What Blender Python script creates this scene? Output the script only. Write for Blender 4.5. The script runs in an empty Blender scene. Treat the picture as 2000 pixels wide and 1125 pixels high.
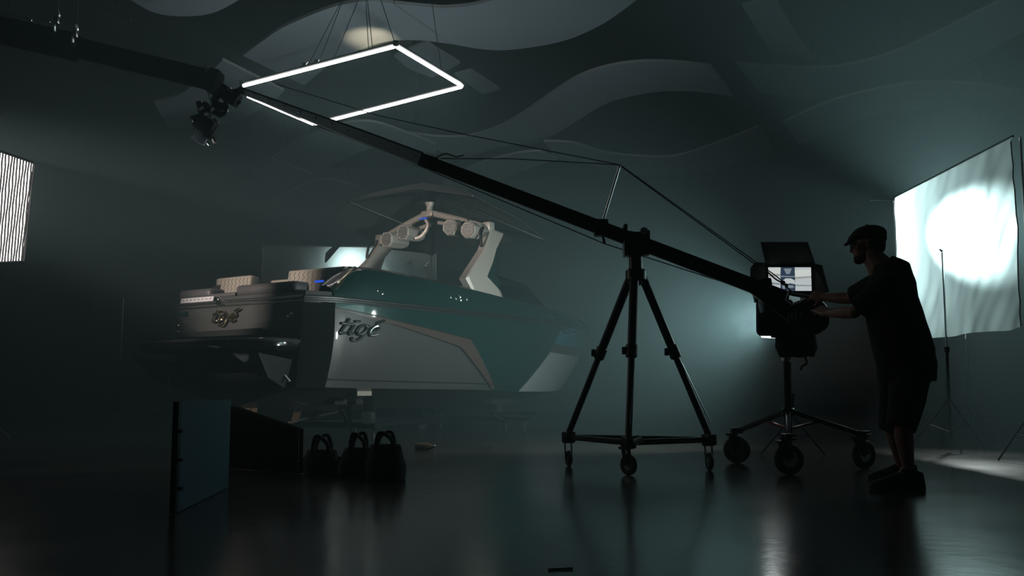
import bpy, bmesh, math, random
import numpy as np
from mathutils import Vector, Matrix, noise
random.seed(7)
C = bpy.context.scene.collection
SC = bpy.context.scene
# ------------------------------------------------------------------ camera
F_PX, HORIZON, CAM_H = 1900.0, 762.0, 0.64
PITCH = math.atan((HORIZON - 562.5) / F_PX)
cd = bpy.data.cameras.new('camera'); cam = bpy.data.objects.new('camera', cd); C.objects.link(cam)
cam.location = (0, 0, CAM_H); cam.rotation_euler = (math.pi / 2 + PITCH, 0, 0)
cd.sensor_width = 36; cd.lens = 36 * F_PX / 2000; cd.clip_end = 200
SC.camera = cam
V = Vector
def at(px, py, Y):
    u = (px - 1000) / F_PX; v = (562.5 - py) / F_PX
    d = V((u, math.cos(PITCH) - v * math.sin(PITCH), math.sin(PITCH) + v * math.cos(PITCH)))
    return V((0, 0, CAM_H)) + d * (Y / d.y)
def atz(px, py, z):
    u = (px - 1000) / F_PX; v = (562.5 - py) / F_PX
    d = V((u, math.cos(PITCH) - v * math.sin(PITCH), math.sin(PITCH) + v * math.cos(PITCH)))
    return V((0, 0, CAM_H)) + d * ((z - CAM_H) / d.z)
# ------------------------------------------------------------------ view, world, lights
SC.view_settings.view_transform = 'Standard'; SC.view_settings.look = 'None'
SC.view_settings.exposure = 0.0; SC.view_settings.gamma = 1.0; SC.view_settings.use_curve_mapping = False
SC.cycles.use_denoising = True
try: SC.cycles.denoiser = 'OPENIMAGEDENOISE'
except Exception: pass
SC.cycles.max_bounces = 6; SC.cycles.diffuse_bounces = 2; SC.cycles.glossy_bounces = 3
SC.cycles.transmission_bounces = 4; SC.cycles.volume_bounces = 0; SC.cycles.transparent_max_bounces = 6
SC.cycles.caustics_reflective = False; SC.cycles.caustics_refractive = False
SC.cycles.sample_clamp_indirect = 3.0
W = bpy.data.worlds.new('world'); SC.world = W; W.use_nodes = True
W.node_tree.nodes['Background'].inputs[0].default_value = (0.45, 0.85, 1.0, 1)
W.node_tree.nodes['Background'].inputs[1].default_value = 0.0025

# thin stage haze filling the studio
_wn = W.node_tree.nodes; _vs = _wn.new('ShaderNodeVolumeScatter'); _vs.inputs['Color'].default_value = (0.60, 0.94, 1.0, 1)
_vs.inputs['Density'].default_value = 0.023; _vs.inputs['Anisotropy'].default_value = 0.15
W.node_tree.links.new(_vs.outputs[0], _wn['World Output'].inputs['Volume'])
def lamp(name, kind, loc, target, energy, color=(0.80, 1.0, 0.98), size=0.3, size_y=None, spot=90, blend=0.5, spread=None):
    l = bpy.data.lights.new(name, kind); l.energy = energy; l.color = color
    if kind == 'SPOT':
        l.spot_size = math.radians(spot); l.spot_blend = blend; l.shadow_soft_size = size
    elif kind == 'AREA':
        l.size = size
        if size_y: l.shape = 'RECTANGLE'; l.size_y = size_y
        if spread: l.spread = math.radians(spread)
    else: l.shadow_soft_size = size
    o = bpy.data.objects.new(name, l); C.objects.link(o); o.location = loc
    o.rotation_euler = (V(target) - V(loc)).to_track_quat('-Z', 'Y').to_euler()
    return o
# lamp behind the silk on the right
SILK_X = 4.72
SLP = at(1879, 456, 12.6)
lamp('silk_lamp_core', 'SPOT', SLP, at(1877, 457, 10.2), 14000, size=0.06, spot=21, blend=0.7)
lamp('silk_lamp_spill', 'SPOT', SLP + V((0, 0.02, 0)), at(1815, 410, 10.6), 1450, size=0.12, spot=108, blend=1.0)
# softlight behind the operator's cart, throwing to the left
LOW = at(1524, 620, 9.6); LOWN = V((-0.66, 0.75, 0.0)).normalized()
lamp('low_softlight', 'AREA', LOW + LOWN * 0.125, LOW + LOWN * 2, 112, size=0.30, size_y=0.36, spread=120)
# overhead tube frame (the tubes themselves glow too)
FR_Z = 4.9
FRC = [atz(473, 168, FR_Z), atz(773, 90, FR_Z), atz(904, 169, FR_Z), atz(613, 243, FR_Z)]
frc = sum(FRC, V()) / 4
# back silk
lamp('back_silk_lamp', 'SPOT', at(688, 520, 18.15), at(686, 522, 17.6), 70, size=0.05, spot=160, blend=1.0)
# grid softbox on the left
GB = at(20, 405, 9.5)
KEY = V((-6.6, 7.2, 3.1)); KEYT = V((-2.3, 12.6, 2.1))  # lamp added out of view at left, assumed from warm light on stern and tower
lamp('assumed_key_lamp', 'SPOT', KEY, KEYT, 2200, color=(1.0, 0.95, 0.86), size=0.15, spot=30, blend=0.7)
# spot without a fixture, added for the warm streak on the ceiling baffle
_w = lamp('added_warm_spot', 'SPOT', atz(716, 130, FR_Z) + V((0, 0.0, 0.15)), atz(724, 74, 6.4), 2000, color=(1.0, 0.80, 0.50), size=0.03, spot=9, blend=1.0)
_w.scale = (2.0, 1.0, 1.0)

# ------------------------------------------------------------------ materials
M = {}
def mat(name, base, rough=0.5, metal=0.0, spec=0.5, coat=0.0, bump=None, var=None, aniso=None):
    m = bpy.data.materials.new(name); m.use_nodes = True; nt = m.node_tree; b = nt.nodes['Principled BSDF']
    b.inputs['Base Color'].default_value = (*base, 1); b.inputs['Roughness'].default_value = rough
    b.inputs['Metallic'].default_value = metal; b.inputs['Specular IOR Level'].default_value = spec
    b.inputs['Coat Weight'].default_value = coat; b.inputs['Coat Roughness'].default_value = 0.06
    tc = nt.nodes.new('ShaderNodeTexCoord')
    if var:   # (scale, amount): subtle colour variation
        n = nt.nodes.new('ShaderNodeTexNoise'); n.inputs['Scale'].default_value = var[0]; n.inputs['Detail'].default_value = 4
        r = nt.nodes.new('ShaderNodeMapRange'); r.inputs[3].default_value = 1 - var[1]; r.inputs[4].default_value = 1 + var[1]
        mx = nt.nodes.new('ShaderNodeVectorMath'); mx.operation = 'SCALE'; mx.inputs[0].default_value = base
        nt.links.new(tc.outputs['Object'], n.inputs['Vector']); nt.links.new(n.outputs[0], r.inputs[0])
        nt.links.new(r.outputs[0], mx.inputs['Scale']); nt.links.new(mx.outputs[0], b.inputs['Base Color'])
    if bump:
        n = nt.nodes.new('ShaderNodeTexNoise'); n.inputs['Scale'].default_value = bump[0]; n.inputs['Detail'].default_value = 3
        bp = nt.nodes.new('ShaderNodeBump'); bp.inputs['Strength'].default_value = bump[1]; bp.inputs['Distance'].default_value = 0.01
        nt.links.new(tc.outputs['Object'], n.inputs['Vector']); nt.links.new(n.outputs[0], bp.inputs['Height'])
        nt.links.new(bp.outputs[0], b.inputs['Normal'])
    M[name] = m; return m
mat('black_metal', (0.006, 0.0065, 0.007), 0.36, 0.2, spec=0.4)
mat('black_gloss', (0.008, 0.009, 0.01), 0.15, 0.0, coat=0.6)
mat('arm_lit', (0.30, 0.42, 0.47), 0.5, 0.2)  # bluish light from the tube frame on the front arm, put into the colour
mat('black_cloth', (0.008, 0.008, 0.009), 0.9, bump=(60, 0.4))
mat('duvetyne', (0.004, 0.004, 0.004), 1.0, spec=0.05)
mat('rubber', (0.012, 0.012, 0.012), 0.7)
mat('chrome', (0.85, 0.84, 0.8), 0.12, 1.0)
mat('gold_chrome', (0.95, 0.82, 0.6), 0.15, 1.0)
mat('steel', (0.55, 0.57, 0.58), 0.25, 1.0)
mat('teal_flake', (0.010, 0.044, 0.043), 0.32, 0.45, coat=1.0, var=(260, 0.5))
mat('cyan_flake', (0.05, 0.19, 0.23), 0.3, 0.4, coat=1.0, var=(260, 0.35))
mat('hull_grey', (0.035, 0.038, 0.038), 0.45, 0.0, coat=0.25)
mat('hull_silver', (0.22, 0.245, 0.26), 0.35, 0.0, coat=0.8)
mat('hull_brown', (0.058, 0.043, 0.037), 0.38, 0.1, coat=0.6)
mat('hull_bottom', (0.05, 0.052, 0.05), 0.45, coat=0.3)
mat('line_black', (0.01, 0.012, 0.012), 0.4)
mat('tower_beige', (0.40, 0.385, 0.35), 0.38, 0.15, coat=0.4)
mat('vinyl_beige', (0.26, 0.245, 0.21), 0.6, bump=(200, 0.1))
mat('vinyl_grey', (0.05, 0.05, 0.054), 0.55, bump=(200, 0.1))
mat('vinyl_white', (0.42, 0.43, 0.45), 0.5)
mat('canopy', (0.012, 0.014, 0.013), 0.85, bump=(30, 0.3))
mat('bronze', (0.16, 0.095, 0.06), 0.35, 1.0)
mat('red_paint', (0.25, 0.01, 0.015), 0.3, 0.2, coat=0.5)
mat('skin', (0.36, 0.21, 0.15), 0.55, bump=(80, 0.1))
mat('hair', (0.03, 0.022, 0.016), 0.8, bump=(150, 0.5))
mat('tshirt', (0.010, 0.011, 0.013), 0.92, bump=(14, 0.5))
mat('shorts', (0.020, 0.022, 0.024), 0.92, bump=(14, 0.5))
mat('cap', (0.045, 0.038, 0.03), 0.9, bump=(90, 0.4))
mat('shoe', (0.010, 0.010, 0.012), 0.7)
mat('sole', (0.10, 0.10, 0.10), 0.6)
mat('wall', (0.08, 0.105, 0.11), 0.9, bump=(3, 0.1))
mat('ceiling', (0.007, 0.009, 0.010), 0.95)
mat('baffle', (0.25, 0.33, 0.39), 0.9, bump=(8, 0.1))
mat('baffle_edge', (0.30, 0.34, 0.36), 0.7)
mat('transmitter', (0.28, 0.40, 0.46), 0.5)
mat('panel_blue', (0.16, 0.29, 0.37), 0.6, 0.0, spec=0.2, var=(420, 0.35))
mat('cable', (0.015, 0.016, 0.018), 0.6)
mat('can', (0.10, 0.065, 0.04), 0.4, 0.3)

def floor_mat():
    m = bpy.data.materials.new('floor_concrete'); m.use_nodes = True; nt = m.node_tree; b = nt.nodes['Principled BSDF']
    N = nt.nodes.new; L = nt.links.new
    tc = N('ShaderNodeTexCoord'); n1 = N('ShaderNodeTexNoise'); n1.inputs['Scale'].default_value = 0.9; n1.inputs['Detail'].default_value = 6
    n2 = N('ShaderNodeTexNoise'); n2.inputs['Scale'].default_value = 9; n2.inputs['Detail'].default_value = 4
    L(tc.outputs['Object'], n1.inputs['Vector']); L(tc.outputs['Object'], n2.inputs['Vector'])
    cr = N('ShaderNodeValToRGB'); cr.color_ramp.elements[0].position = 0.3; cr.color_ramp.elements[1].position = 0.72
    cr.color_ramp.elements[0].color = (0.024, 0.022, 0.019, 1); cr.color_ramp.elements[1].color = (0.050, 0.046, 0.040, 1)
    L(n1.outputs[0], cr.inputs[0])
    # control joints cut into the slab: lines at fixed x and y
    sp = N('ShaderNodeSeparateXYZ'); L(tc.outputs['Object'], sp.inputs[0])
    def joint(out, off, period):
        a = N('ShaderNodeMath'); a.operation = 'ADD'; a.inputs[1].default_value = -off; L(out, a.inputs[0])
        p = N('ShaderNodeMath'); p.operation = 'PINGPONG'; p.inputs[1].default_value = period / 2; L(a.outputs[0], p.inputs[0])
        c = N('ShaderNodeMath'); c.operation = 'LESS_THAN'; c.inputs[1].default_value = 0.005; L(p.outputs[0], c.inputs[0]); return c
    jx = joint(sp.outputs[0], 1.73, 3.6); jy = joint(sp.outputs[1], 4.65, 3.6)
    mx = N('ShaderNodeMath'); mx.operation = 'MAXIMUM'; L(jx.outputs[0], mx.inputs[0]); L(jy.outputs[0], mx.inputs[1])
    mix = N('ShaderNodeMix'); mix.data_type = 'RGBA'; L(mx.outputs[0], mix.inputs[0]); L(cr.outputs[0], mix.inputs[6]); mix.inputs[7].default_value = (0.012, 0.012, 0.011, 1)
    L(mix.outputs[2], b.inputs['Base Color'])
    rr = N('ShaderNodeMapRange'); rr.inputs[3].default_value = 0.10; rr.inputs[4].default_value = 0.26; L(n1.outputs[0], rr.inputs[0])
    L(rr.outputs[0], b.inputs['Roughness'])
    b.inputs['Specular IOR Level'].default_value = 0.6
    bp = N('ShaderNodeBump'); bp.inputs['Strength'].default_value = 0.12; bp.inputs['Distance'].default_value = 0.01
    L(n2.outputs[0], bp.inputs['Height']); L(bp.outputs[0], b.inputs['Normal'])
    M['floor'] = m
floor_mat()
def emit(name, col, s):
    m = bpy.data.materials.new(name); m.use_nodes = True; nt = m.node_tree; nt.nodes.clear()
    e = nt.nodes.new('ShaderNodeEmission'); e.inputs[0].default_value = (*col, 1); e.inputs[1].default_value = s
    o = nt.nodes.new('ShaderNodeOutputMaterial'); nt.links.new(e.outputs[0], o.inputs[0]); M[name] = m
emit('tube_glow', (0.95, 1.0, 0.98), 12.0)
emit('soft_glow', (0.85, 1.0, 1.0), 5.0)
emit('grid_glow', (1.0, 0.98, 0.94), 4.0)
emit('led_blue', (0.02, 0.12, 1.0), 0.9)
for nm, c in (('screen_light', (0.50, 0.58, 0.60)), ('screen_mid', (0.20, 0.27, 0.31)), ('screen_dark', (0.03, 0.05, 0.085)), ('screen_white', (0.62, 0.70, 0.68)), ('screen_sand', (0.32, 0.36, 0.33))):
    emit(nm, c, 1.0)
def silk_mat():
    m = bpy.data.materials.new('silk'); m.use_nodes = True; nt = m.node_tree; nt.nodes.clear()
    N = nt.nodes.new; L = nt.links.new
    t = N('ShaderNodeBsdfTranslucent'); t.inputs[0].default_value = (0.29, 0.38, 0.39, 1)
    d = N('ShaderNodeBsdfDiffuse'); d.inputs[0].default_value = (0.40, 0.46, 0.46, 1)
    tr = N('ShaderNodeBsdfTransparent'); tr.inputs[0].default_value = (0.9, 0.95, 0.95, 1)
    a = N('ShaderNodeMixShader'); a.inputs[0].default_value = 0.35; L(t.outputs[0], a.inputs[1]); L(d.outputs[0], a.inputs[2])
    b = N('ShaderNodeMixShader'); b.inputs[0].default_value = 0.0; L(a.outputs[0], b.inputs[1]); L(tr.outputs[0], b.inputs[2])
    o = N('ShaderNodeOutputMaterial'); L(b.outputs[0], o.inputs[0]); M['silk'] = m
silk_mat()
def glass_mat():
    m = bpy.data.materials.new('smoked_glass'); m.use_nodes = True; nt = m.node_tree; nt.nodes.clear()
    N = nt.nodes.new; L = nt.links.new
    g = N('ShaderNodeBsdfGlossy'); g.inputs['Roughness'].default_value = 0.05; g.inputs[0].default_value = (0.7, 0.85, 0.95, 1)
    tr = N('ShaderNodeBsdfTransparent'); tr.inputs[0].default_value = (0.45, 0.52, 0.56, 1)
    a = N('ShaderNodeMixShader'); a.inputs[0].default_value = 0.12; L(tr.outputs[0], a.inputs[1]); L(g.outputs[0], a.inputs[2])
    o = N('ShaderNodeOutputMaterial'); L(a.outputs[0], o.inputs[0]); M['glass'] = m
glass_mat()

# ------------------------------------------------------------------ mesh helpers
class MB:
    def __init__(s): s.v = []; s.f = []; s.m = []
    def add(s, vs, fs, mi=0):
        b = len(s.v); s.v += [V(p) for p in vs]; s.f += [tuple(i + b for i in f) for f in fs]; s.m += [mi] * len(fs); return s
    def box(s, c, size, R=None, mi=0, bev=0.0):
        c = V(c); hx, hy, hz = (size[0] / 2, size[1] / 2, size[2] / 2)
        if bev > 0:
            bm = bmesh.new(); bmesh.ops.create_cube(bm, size=1.0)
            bmesh.ops.scale(bm, vec=size, verts=bm.verts); bmesh.ops.bevel(bm, geom=bm.edges[:], offset=bev, segments=2, affect='EDGES', profile=0.6)
            bm.verts.index_update(); vs = [v.co.copy() for v in bm.verts]; fs = [[v.index for v in f.verts] for f in bm.faces]; bm.free()
        else:
            vs = [V((x, y, z)) for x in (-hx, hx) for y in (-hy, hy) for z in (-hz, hz)]
            fs = [(0, 1, 3, 2), (4, 6, 7, 5), (0, 4, 5, 1), (2, 3, 7, 6), (0, 2, 6, 4), (1, 5, 7, 3)]
        if R is not None: vs = [R @ v for v in vs]
        return s.add([v + c for v in vs], fs, mi)
    def bar(s, p, q, w, h, up=(0, 0, 1), mi=0, bev=0.0, ext=0.0):
        p = V(p); q = V(q); d = (q - p); L = d.length + 2 * ext; d.normalize(); up = V(up)
        sx = d.cross(up); sx = sx.normalized() if sx.length > 1e-5 else V((1, 0, 0)); uz = sx.cross(d).normalized()
        R = Matrix((d, sx, uz)).transposed()
        return s.box((p + q) / 2, (L, w, h), R, mi, bev)
    def loft(s, rings, cap=True, mi=0, closed=True):
        n = len(rings[0]); vs = [p for r in rings for p in r]; fs = []
        for i in range(len(rings) - 1):
            for j in range(n if closed else n - 1):
                k = (j + 1) % n; fs.append((i * n + j, i * n + k, (i + 1) * n + k, (i + 1) * n + j))
        if cap: fs.append(tuple(range(n - 1, -1, -1))); fs.append(tuple((len(rings) - 1) * n + j for j in range(n)))
        return s.add(vs, fs, mi)
    def tube(s, pts, r, n=10, mi=0, cap=True):
        pts = [V(p) for p in pts]; rs = r if isinstance(r, (list, tuple)) else [r] * len(pts); rings = []
        t0 = (pts[1] - pts[0]).normalized(); a = t0.orthogonal().normalized()
        for i, p in enumerate(pts):
            t = (pts[min(i + 1, len(pts) - 1)] - pts[max(i - 1, 0)]).normalized()
            a = (a - t * a.dot(t)).normalized(); b = t.cross(a)
            rings.append([p + (a * math.cos(k * 2 * math.pi / n) + b * math.sin(k * 2 * math.pi / n)) * rs[i] for k in range(n)])
        return s.loft(rings, cap, mi)
    def disc(s, c, axis, r, w, n=28, mi=0, bev=0.0, r_in=0.0):
        c = V(c); ax = V(axis).normalized(); prof = []
        h = w / 2; b = min(bev, h * 0.9)
        prof = [(r_in, -h), (r - b, -h), (r, -h + b), (r, h - b), (r - b, h), (r_in, h)] if b else [(r_in, -h), (r, -h), (r, h), (r_in, h)]
        a = ax.orthogonal().normalized(); bb = ax.cross(a); rings = []
        for k in range(n):
            e = a * math.cos(k * 2 * math.pi / n) + bb * math.sin(k * 2 * math.pi / n)
            rings.append([c + ax * z + e * max(rr, 0.001) for rr, z in prof])
        m = len(prof); vs = [p for r_ in rings for p in r_]; fs = []
        for i in range(n):
            k = (i + 1) % n
            for j in range(m if r_in > 0 else m - 1):
                l = (j + 1) % m; fs.append((i * m + j, i * m + l, k * m + l, k * m + j))
        if r_in <= 0:
            pass
        return s.add(vs, fs, mi)
    def ell(s, c, r, R=None, n=16, mi=0):
        c = V(c); vs = []; fs = []
        for i in range(n + 1):
            th = math.pi * i / n
            for j in range(2 * n):
                ph = math.pi * j / n; p = V((r[0] * math.sin(th) * math.cos(ph), r[1] * math.sin(th) * math.sin(ph), r[2] * math.cos(th)))
                vs.append(c + (R @ p if R is not None else p))
        for i in range(n):
            for j in range(2 * n):
                k = (j + 1) % (2 * n); fs.append((i * 2 * n + j, (i + 1) * 2 * n + j, (i + 1) * 2 * n + k, i * 2 * n + k))
        return s.add(vs, fs, mi)
    def prism(s, poly, off, mi=0):
        n = len(poly); poly = [V(p) for p in poly]; off = V(off)
        return s.add(poly + [p + off for p in poly], [tuple(range(n - 1, -1, -1)), tuple(range(n, 2 * n))] + [(i, (i + 1) % n, n + (i + 1) % n, n + i) for i in range(n)], mi)
    def grid(s, rows, mi=0):
        return s.loft(rows, cap=False, mi=mi, closed=False)
    def build(s, name, mats, parent=None, world=True, smooth=30, label=None):
        me = bpy.data.meshes.new(name); me.from_pydata([tuple(v) for v in s.v], [], s.f)
        ms = mats if isinstance(mats, (list, tuple)) else [mats]
        for m in ms: me.materials.append(M[m])
        me.polygons.foreach_set('material_index', s.m)
        bm = bmesh.new(); bm.from_mesh(me); bmesh.ops.remove_doubles(bm, verts=bm.verts, dist=1e-5)
        bmesh.ops.recalc_face_normals(bm, faces=bm.faces); bm.to_mesh(me); bm.free()
        if smooth:
            me.polygons.foreach_set('use_smooth', [True] * len(me.polygons)); me.set_sharp_from_angle(angle=math.radians(smooth))
        o = bpy.data.objects.new(name, me); C.objects.link(o)
        if parent is not None:
            o.parent = parent
            if world:
                o.matrix_parent_inverse = wm(parent).inverted()
        if label: o['label'] = label
        return o
def wm(o):
    m = Matrix.LocRotScale(o.location, o.rotation_euler, o.scale)
    if o.parent: m = wm(o.parent) @ o.matrix_parent_inverse @ m
    return m
def tag(o, label, cat, group=None, kind=None):
    o['label'] = label; o['category'] = cat
    if group: o['group'] = group
    if kind: o['kind'] = kind
    return o
def struct(o, label=None):
    o['kind'] = 'structure'
    if label: o['label'] = label
    return o
def thing(name, label, cat, loc=(0, 0, 0), rz=0.0, group=None):
    o = bpy.data.objects.new(name, None); C.objects.link(o); o.location = loc; o.rotation_euler = (0, 0, rz)
    o.empty_display_size = 0.1
    return tag(o, label, cat, group)
def copy_tree(o, parent=None):
    c = o.copy(); C.objects.link(c)
    if parent is not None: c.parent = parent
    for ch in list(o.children): copy_tree(ch, c)
    return c
def spline(xs, ys, q):
    """smooth interpolation through points"""
    xs = np.asarray(xs, float); ys = np.asarray(ys, float); q = np.atleast_1d(q)
    d = np.diff(ys) / np.diff(xs); m = np.zeros(len(xs)); m[0] = d[0]; m[-1] = d[-1]
    for i in range(1, len(xs) - 1):
        m[i] = 0 if d[i - 1] * d[i] <= 0 else 2 * d[i - 1] * d[i] / (d[i - 1] + d[i])
    i = np.clip(np.searchsorted(xs, q) - 1, 0, len(xs) - 2); h = xs[i + 1] - xs[i]; t = (q - xs[i]) / h
    return (2*t**3-3*t**2+1)*ys[i] + (t**3-2*t**2+t)*h*m[i] + (-2*t**3+3*t**2)*ys[i+1] + (t**3-t**2)*h*m[i+1]
def crv(pts, n=8):
    """catmull-rom through 2D/3D points"""
    pts = [V(p) for p in pts]; out = []
    for i in range(len(pts) - 1):
        a, b, c, d = pts[max(i - 1, 0)], pts[i], pts[i + 1], pts[min(i + 2, len(pts) - 1)]
        for k in range(n):
            t = k / n; out.append(0.5 * ((2 * b) + (c - a) * t + (2 * a - 5 * b + 4 * c - d) * t * t + (3 * b - a - 3 * c + d) * t ** 3))
    out.append(pts[-1]); return out

# ------------------------------------------------------------------ room
X0, X1, Y0, Y1, ZC = -13.0, 12.0, -2.0, 30.0, 7.6
struct(MB().box(((X0 + X1) / 2, (Y0 + Y1) / 2, -0.1), (X1 - X0, Y1 - Y0, 0.2)).build('floor', 'floor', smooth=0), 'polished dark concrete studio floor with cut joints')
struct(MB().box(((X0 + X1) / 2, (Y0 + Y1) / 2, ZC + 0.1), (X1 - X0, Y1 - Y0, 0.2)).build('ceiling', 'ceiling', smooth=0), 'dark studio ceiling above hanging baffles')
struct(MB().box(((X0 + X1) / 2, Y1 + 0.1, ZC / 2), (X1 - X0, 0.2, ZC)).build('wall_back', 'wall', smooth=0), 'dim grey-green back wall of the studio')
struct(MB().box((X0 - 0.1, (Y0 + Y1) / 2, ZC / 2), (0.2, Y1 - Y0, ZC)).build('wall_left', 'wall', smooth=0), 'dark left wall of the studio')
struct(MB().box((X1 + 0.1, (Y0 + Y1) / 2, ZC / 2), (0.2, Y1 - Y0, ZC)).build('wall_right', 'wall', smooth=0), 'dark right wall of the studio')

# ------------------------------------------------------------------ ceiling baffles
def ribbon(top, bot, z, label, n=8, cat='ceiling panel', cab=True):
    a = crv([V((x, y, 0)) for x, y in top], n); b = crv([V((x, y, 0)) for x, y in bot], n)
    A = [atz(p.x, p.y, z) for p in a]; B = [atz(p.x, p.y, z) for p in b]
    k = min(len(A), len(B))
    def rs(P): return [P[round(i * (len(P) - 1) / (k - 1))] for i in range(k)]
    A, B = rs(A), rs(B); c = sum(A + B, V()) / (2 * k)
    t = thing('ceiling_baffle', label, cat, (c.x, c.y, z), 0, 'wave-cut ceiling baffles')
    up = V((0, 0, 0.05)); mb = MB(); mb.grid([A, B]); mb.grid([[p + up for p in A], [p + up for p in B]])
    mb.grid([A, [p + up for p in A]], mi=1); mb.grid([B, [p + up for p in B]], mi=1)
    mb.add([A[0], B[0], B[0] + up, A[0] + up], [(0, 1, 2, 3)], 1); mb.add([A[-1], B[-1], B[-1] + up, A[-1] + up], [(0, 1, 2, 3)], 1)
    mb.build('panel', ['baffle', 'baffle_edge'], t, smooth=20)
    for f in (0.15, 0.85):
        i = int(f * (k - 1)); p = (A[i] + B[i]) / 2
        MB().tube([p + up, V((p.x, p.y, ZC + 0.02))], 0.006, 5).build('hanging_cable', 'cable', t)
    return t
R = 'grey wave-cut ceiling baffle '
ribbon([(474, 109), (520, 75), (560, 50), (650, 14), (720, 2), (768, 7)], [(594, 167), (650, 122), (700, 98), (760, 81), (820, 79), (880, 86)], 6.4, R + 'just above the left half of the glowing tube frame')
ribbon([(771, 7), (830, 13), (880, 15), (950, 4), (1020, -30), (1080, -75)], [(883, 86), (940, 96), (1000, 97), (1100, 80), (1180, 45), (1250, -5)], 6.4, R + 'at top centre, right of the tube frame, cut by the frame')
ribbon([(780, 257), (850, 267), (920, 265), (990, 240), (1060, 195)], [(781, 258), (830, 283), (900, 308), (980, 303), (1050, 280), (1128, 236)], 6.1, R + 'with a pointed left tip, above the middle of the crane arm')
ribbon([(1062, 193), (1130, 150), (1200, 128), (1270, 121), (1340, 124), (1390, 131)], [(1130, 234), (1190, 200), (1260, 183), (1310, 178), (1370, 180), (1434, 189)], 6.1, R + 'arching up like a hill right of centre')
ribbon([(1062, 277), (1120, 280), (1180, 298), (1250, 306), (1320, 305), (1400, 280), (1482, 248)], [(1085, 310), (1140, 320), (1220, 338), (1300, 343), (1380, 335), (1460, 315), (1515, 290)], 5.9, R + 'sagging below the hill-shaped one, above the crane pivot')
ribbon([(1438, 124), (1500, 130), (1590, 133), (1660, 127), (1740, 105), (1820, 70), (1900, 30), (1990, -15), (2080, -60)], [(1482, 180), (1540, 190), (1620, 194), (1700, 182), (1780, 165), (1850, 140), (1940, 95), (2040, 40), (2140, -20)], 6.3, R + 'sweeping up to the top right corner')
ribbon([(1450, 12), (1485, 70), (1522, 131)], [(1515, -5), (1550, 58), (1604, 133)], 6.7, 'straight narrow grey ceiling panel running down to the right-hand wave-cut baffle')
ribbon([(1530, 240), (1580, 216), (1650, 190), (1740, 170), (1800, 163), (1900, 165), (2060, 185)], [(1560, 282), (1620, 262), (1700, 230), (1780, 216), (1850, 216), (1920, 226), (2060, 248)], 5.8, R + 'behind the lamp bar, above the lit silk on the right')
ribbon([(435, 118), (400, 150), (350, 185), (300, 200)], [(555, 178), (520, 207), (440, 243), (330, 250)], 6.2, R + 'behind the camera head at the crane tip')
ribbon([(537, 307), (580, 276), (640, 250), (720, 238), (800, 262), (850, 282)], [(615, 338), (650, 322), (700, 298), (760, 284), (800, 290), (852, 300)], 5.9, R + 'directly below the tube frame, left of the crane arm')
ribbon([(455, 385), (490, 350), (532, 311)], [(500, 398), (565, 372), (611, 341)], 5.7, R + 'lowest at left, over the stern seats')
ribbon([(545, 388), (600, 360), (650, 352), (705, 368)], [(560, 412), (605, 412), (650, 396), (706, 369)], 5.3, 'small lens-shaped grey ceiling baffle left of the boat canopy')
ribbon([(862, 355), (930, 322), (1010, 300), (1058, 296)], [(884, 376), (950, 360), (1010, 338), (1088, 312)], 5.7, R + 'behind the crane arm above the boat tower')
ribbon([(240, -10), (300, 24), (360, 32), (420, 24), (480, -8)], [(240, -60), (300, -60), (360, -60), (420, -60), (480, -60)], 6.5, R + 'at the top edge left of centre')
ribbon([(832, 82), (866, 104), (899, 124)], [(770, 110), (800, 135), (845, 152)], 6.9, 'small squared grey ceiling panel just behind the right corner of the tube frame')
ribbon([(920, 138), (948, 156), (976, 175)], [(888, 146), (915, 165), (944, 184)], 6.9, 'small squared grey ceiling panel right of the tube frame corner')

# track with two lamps, right
def track():
    a, b = at(1745, 213, 17.5), at(1935, 181, 17.0)
    t = thing('lighting_track', 'thin dark lighting bar with two lamps hanging above the silk', 'lighting bar', tuple((a + b) / 2))
    MB().tube([a, b], 0.03, 8).build('bar', 'black_metal', t)
    for f in (0.08, 0.92): p = a.lerp(b, f); MB().tube([p, V((p.x, p.y, ZC + 0.02))], 0.012, 6).build('hanging_rod', 'black_metal', t)
    for f, s in ((0.55, 0.8), (0.93, 1.3)):
        p = a.lerp(b, f); h = MB().disc(p + V((0, 0, -0.22 * s)), (0.4, -0.6, -0.6), 0.1 * s, 0.26 * s).build('lamp_head', 'black_metal', t)
        MB().tube([p, p + V((0, 0, -0.2 * s))], 0.02, 6).build('yoke', 'black_metal', h)
track()

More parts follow.
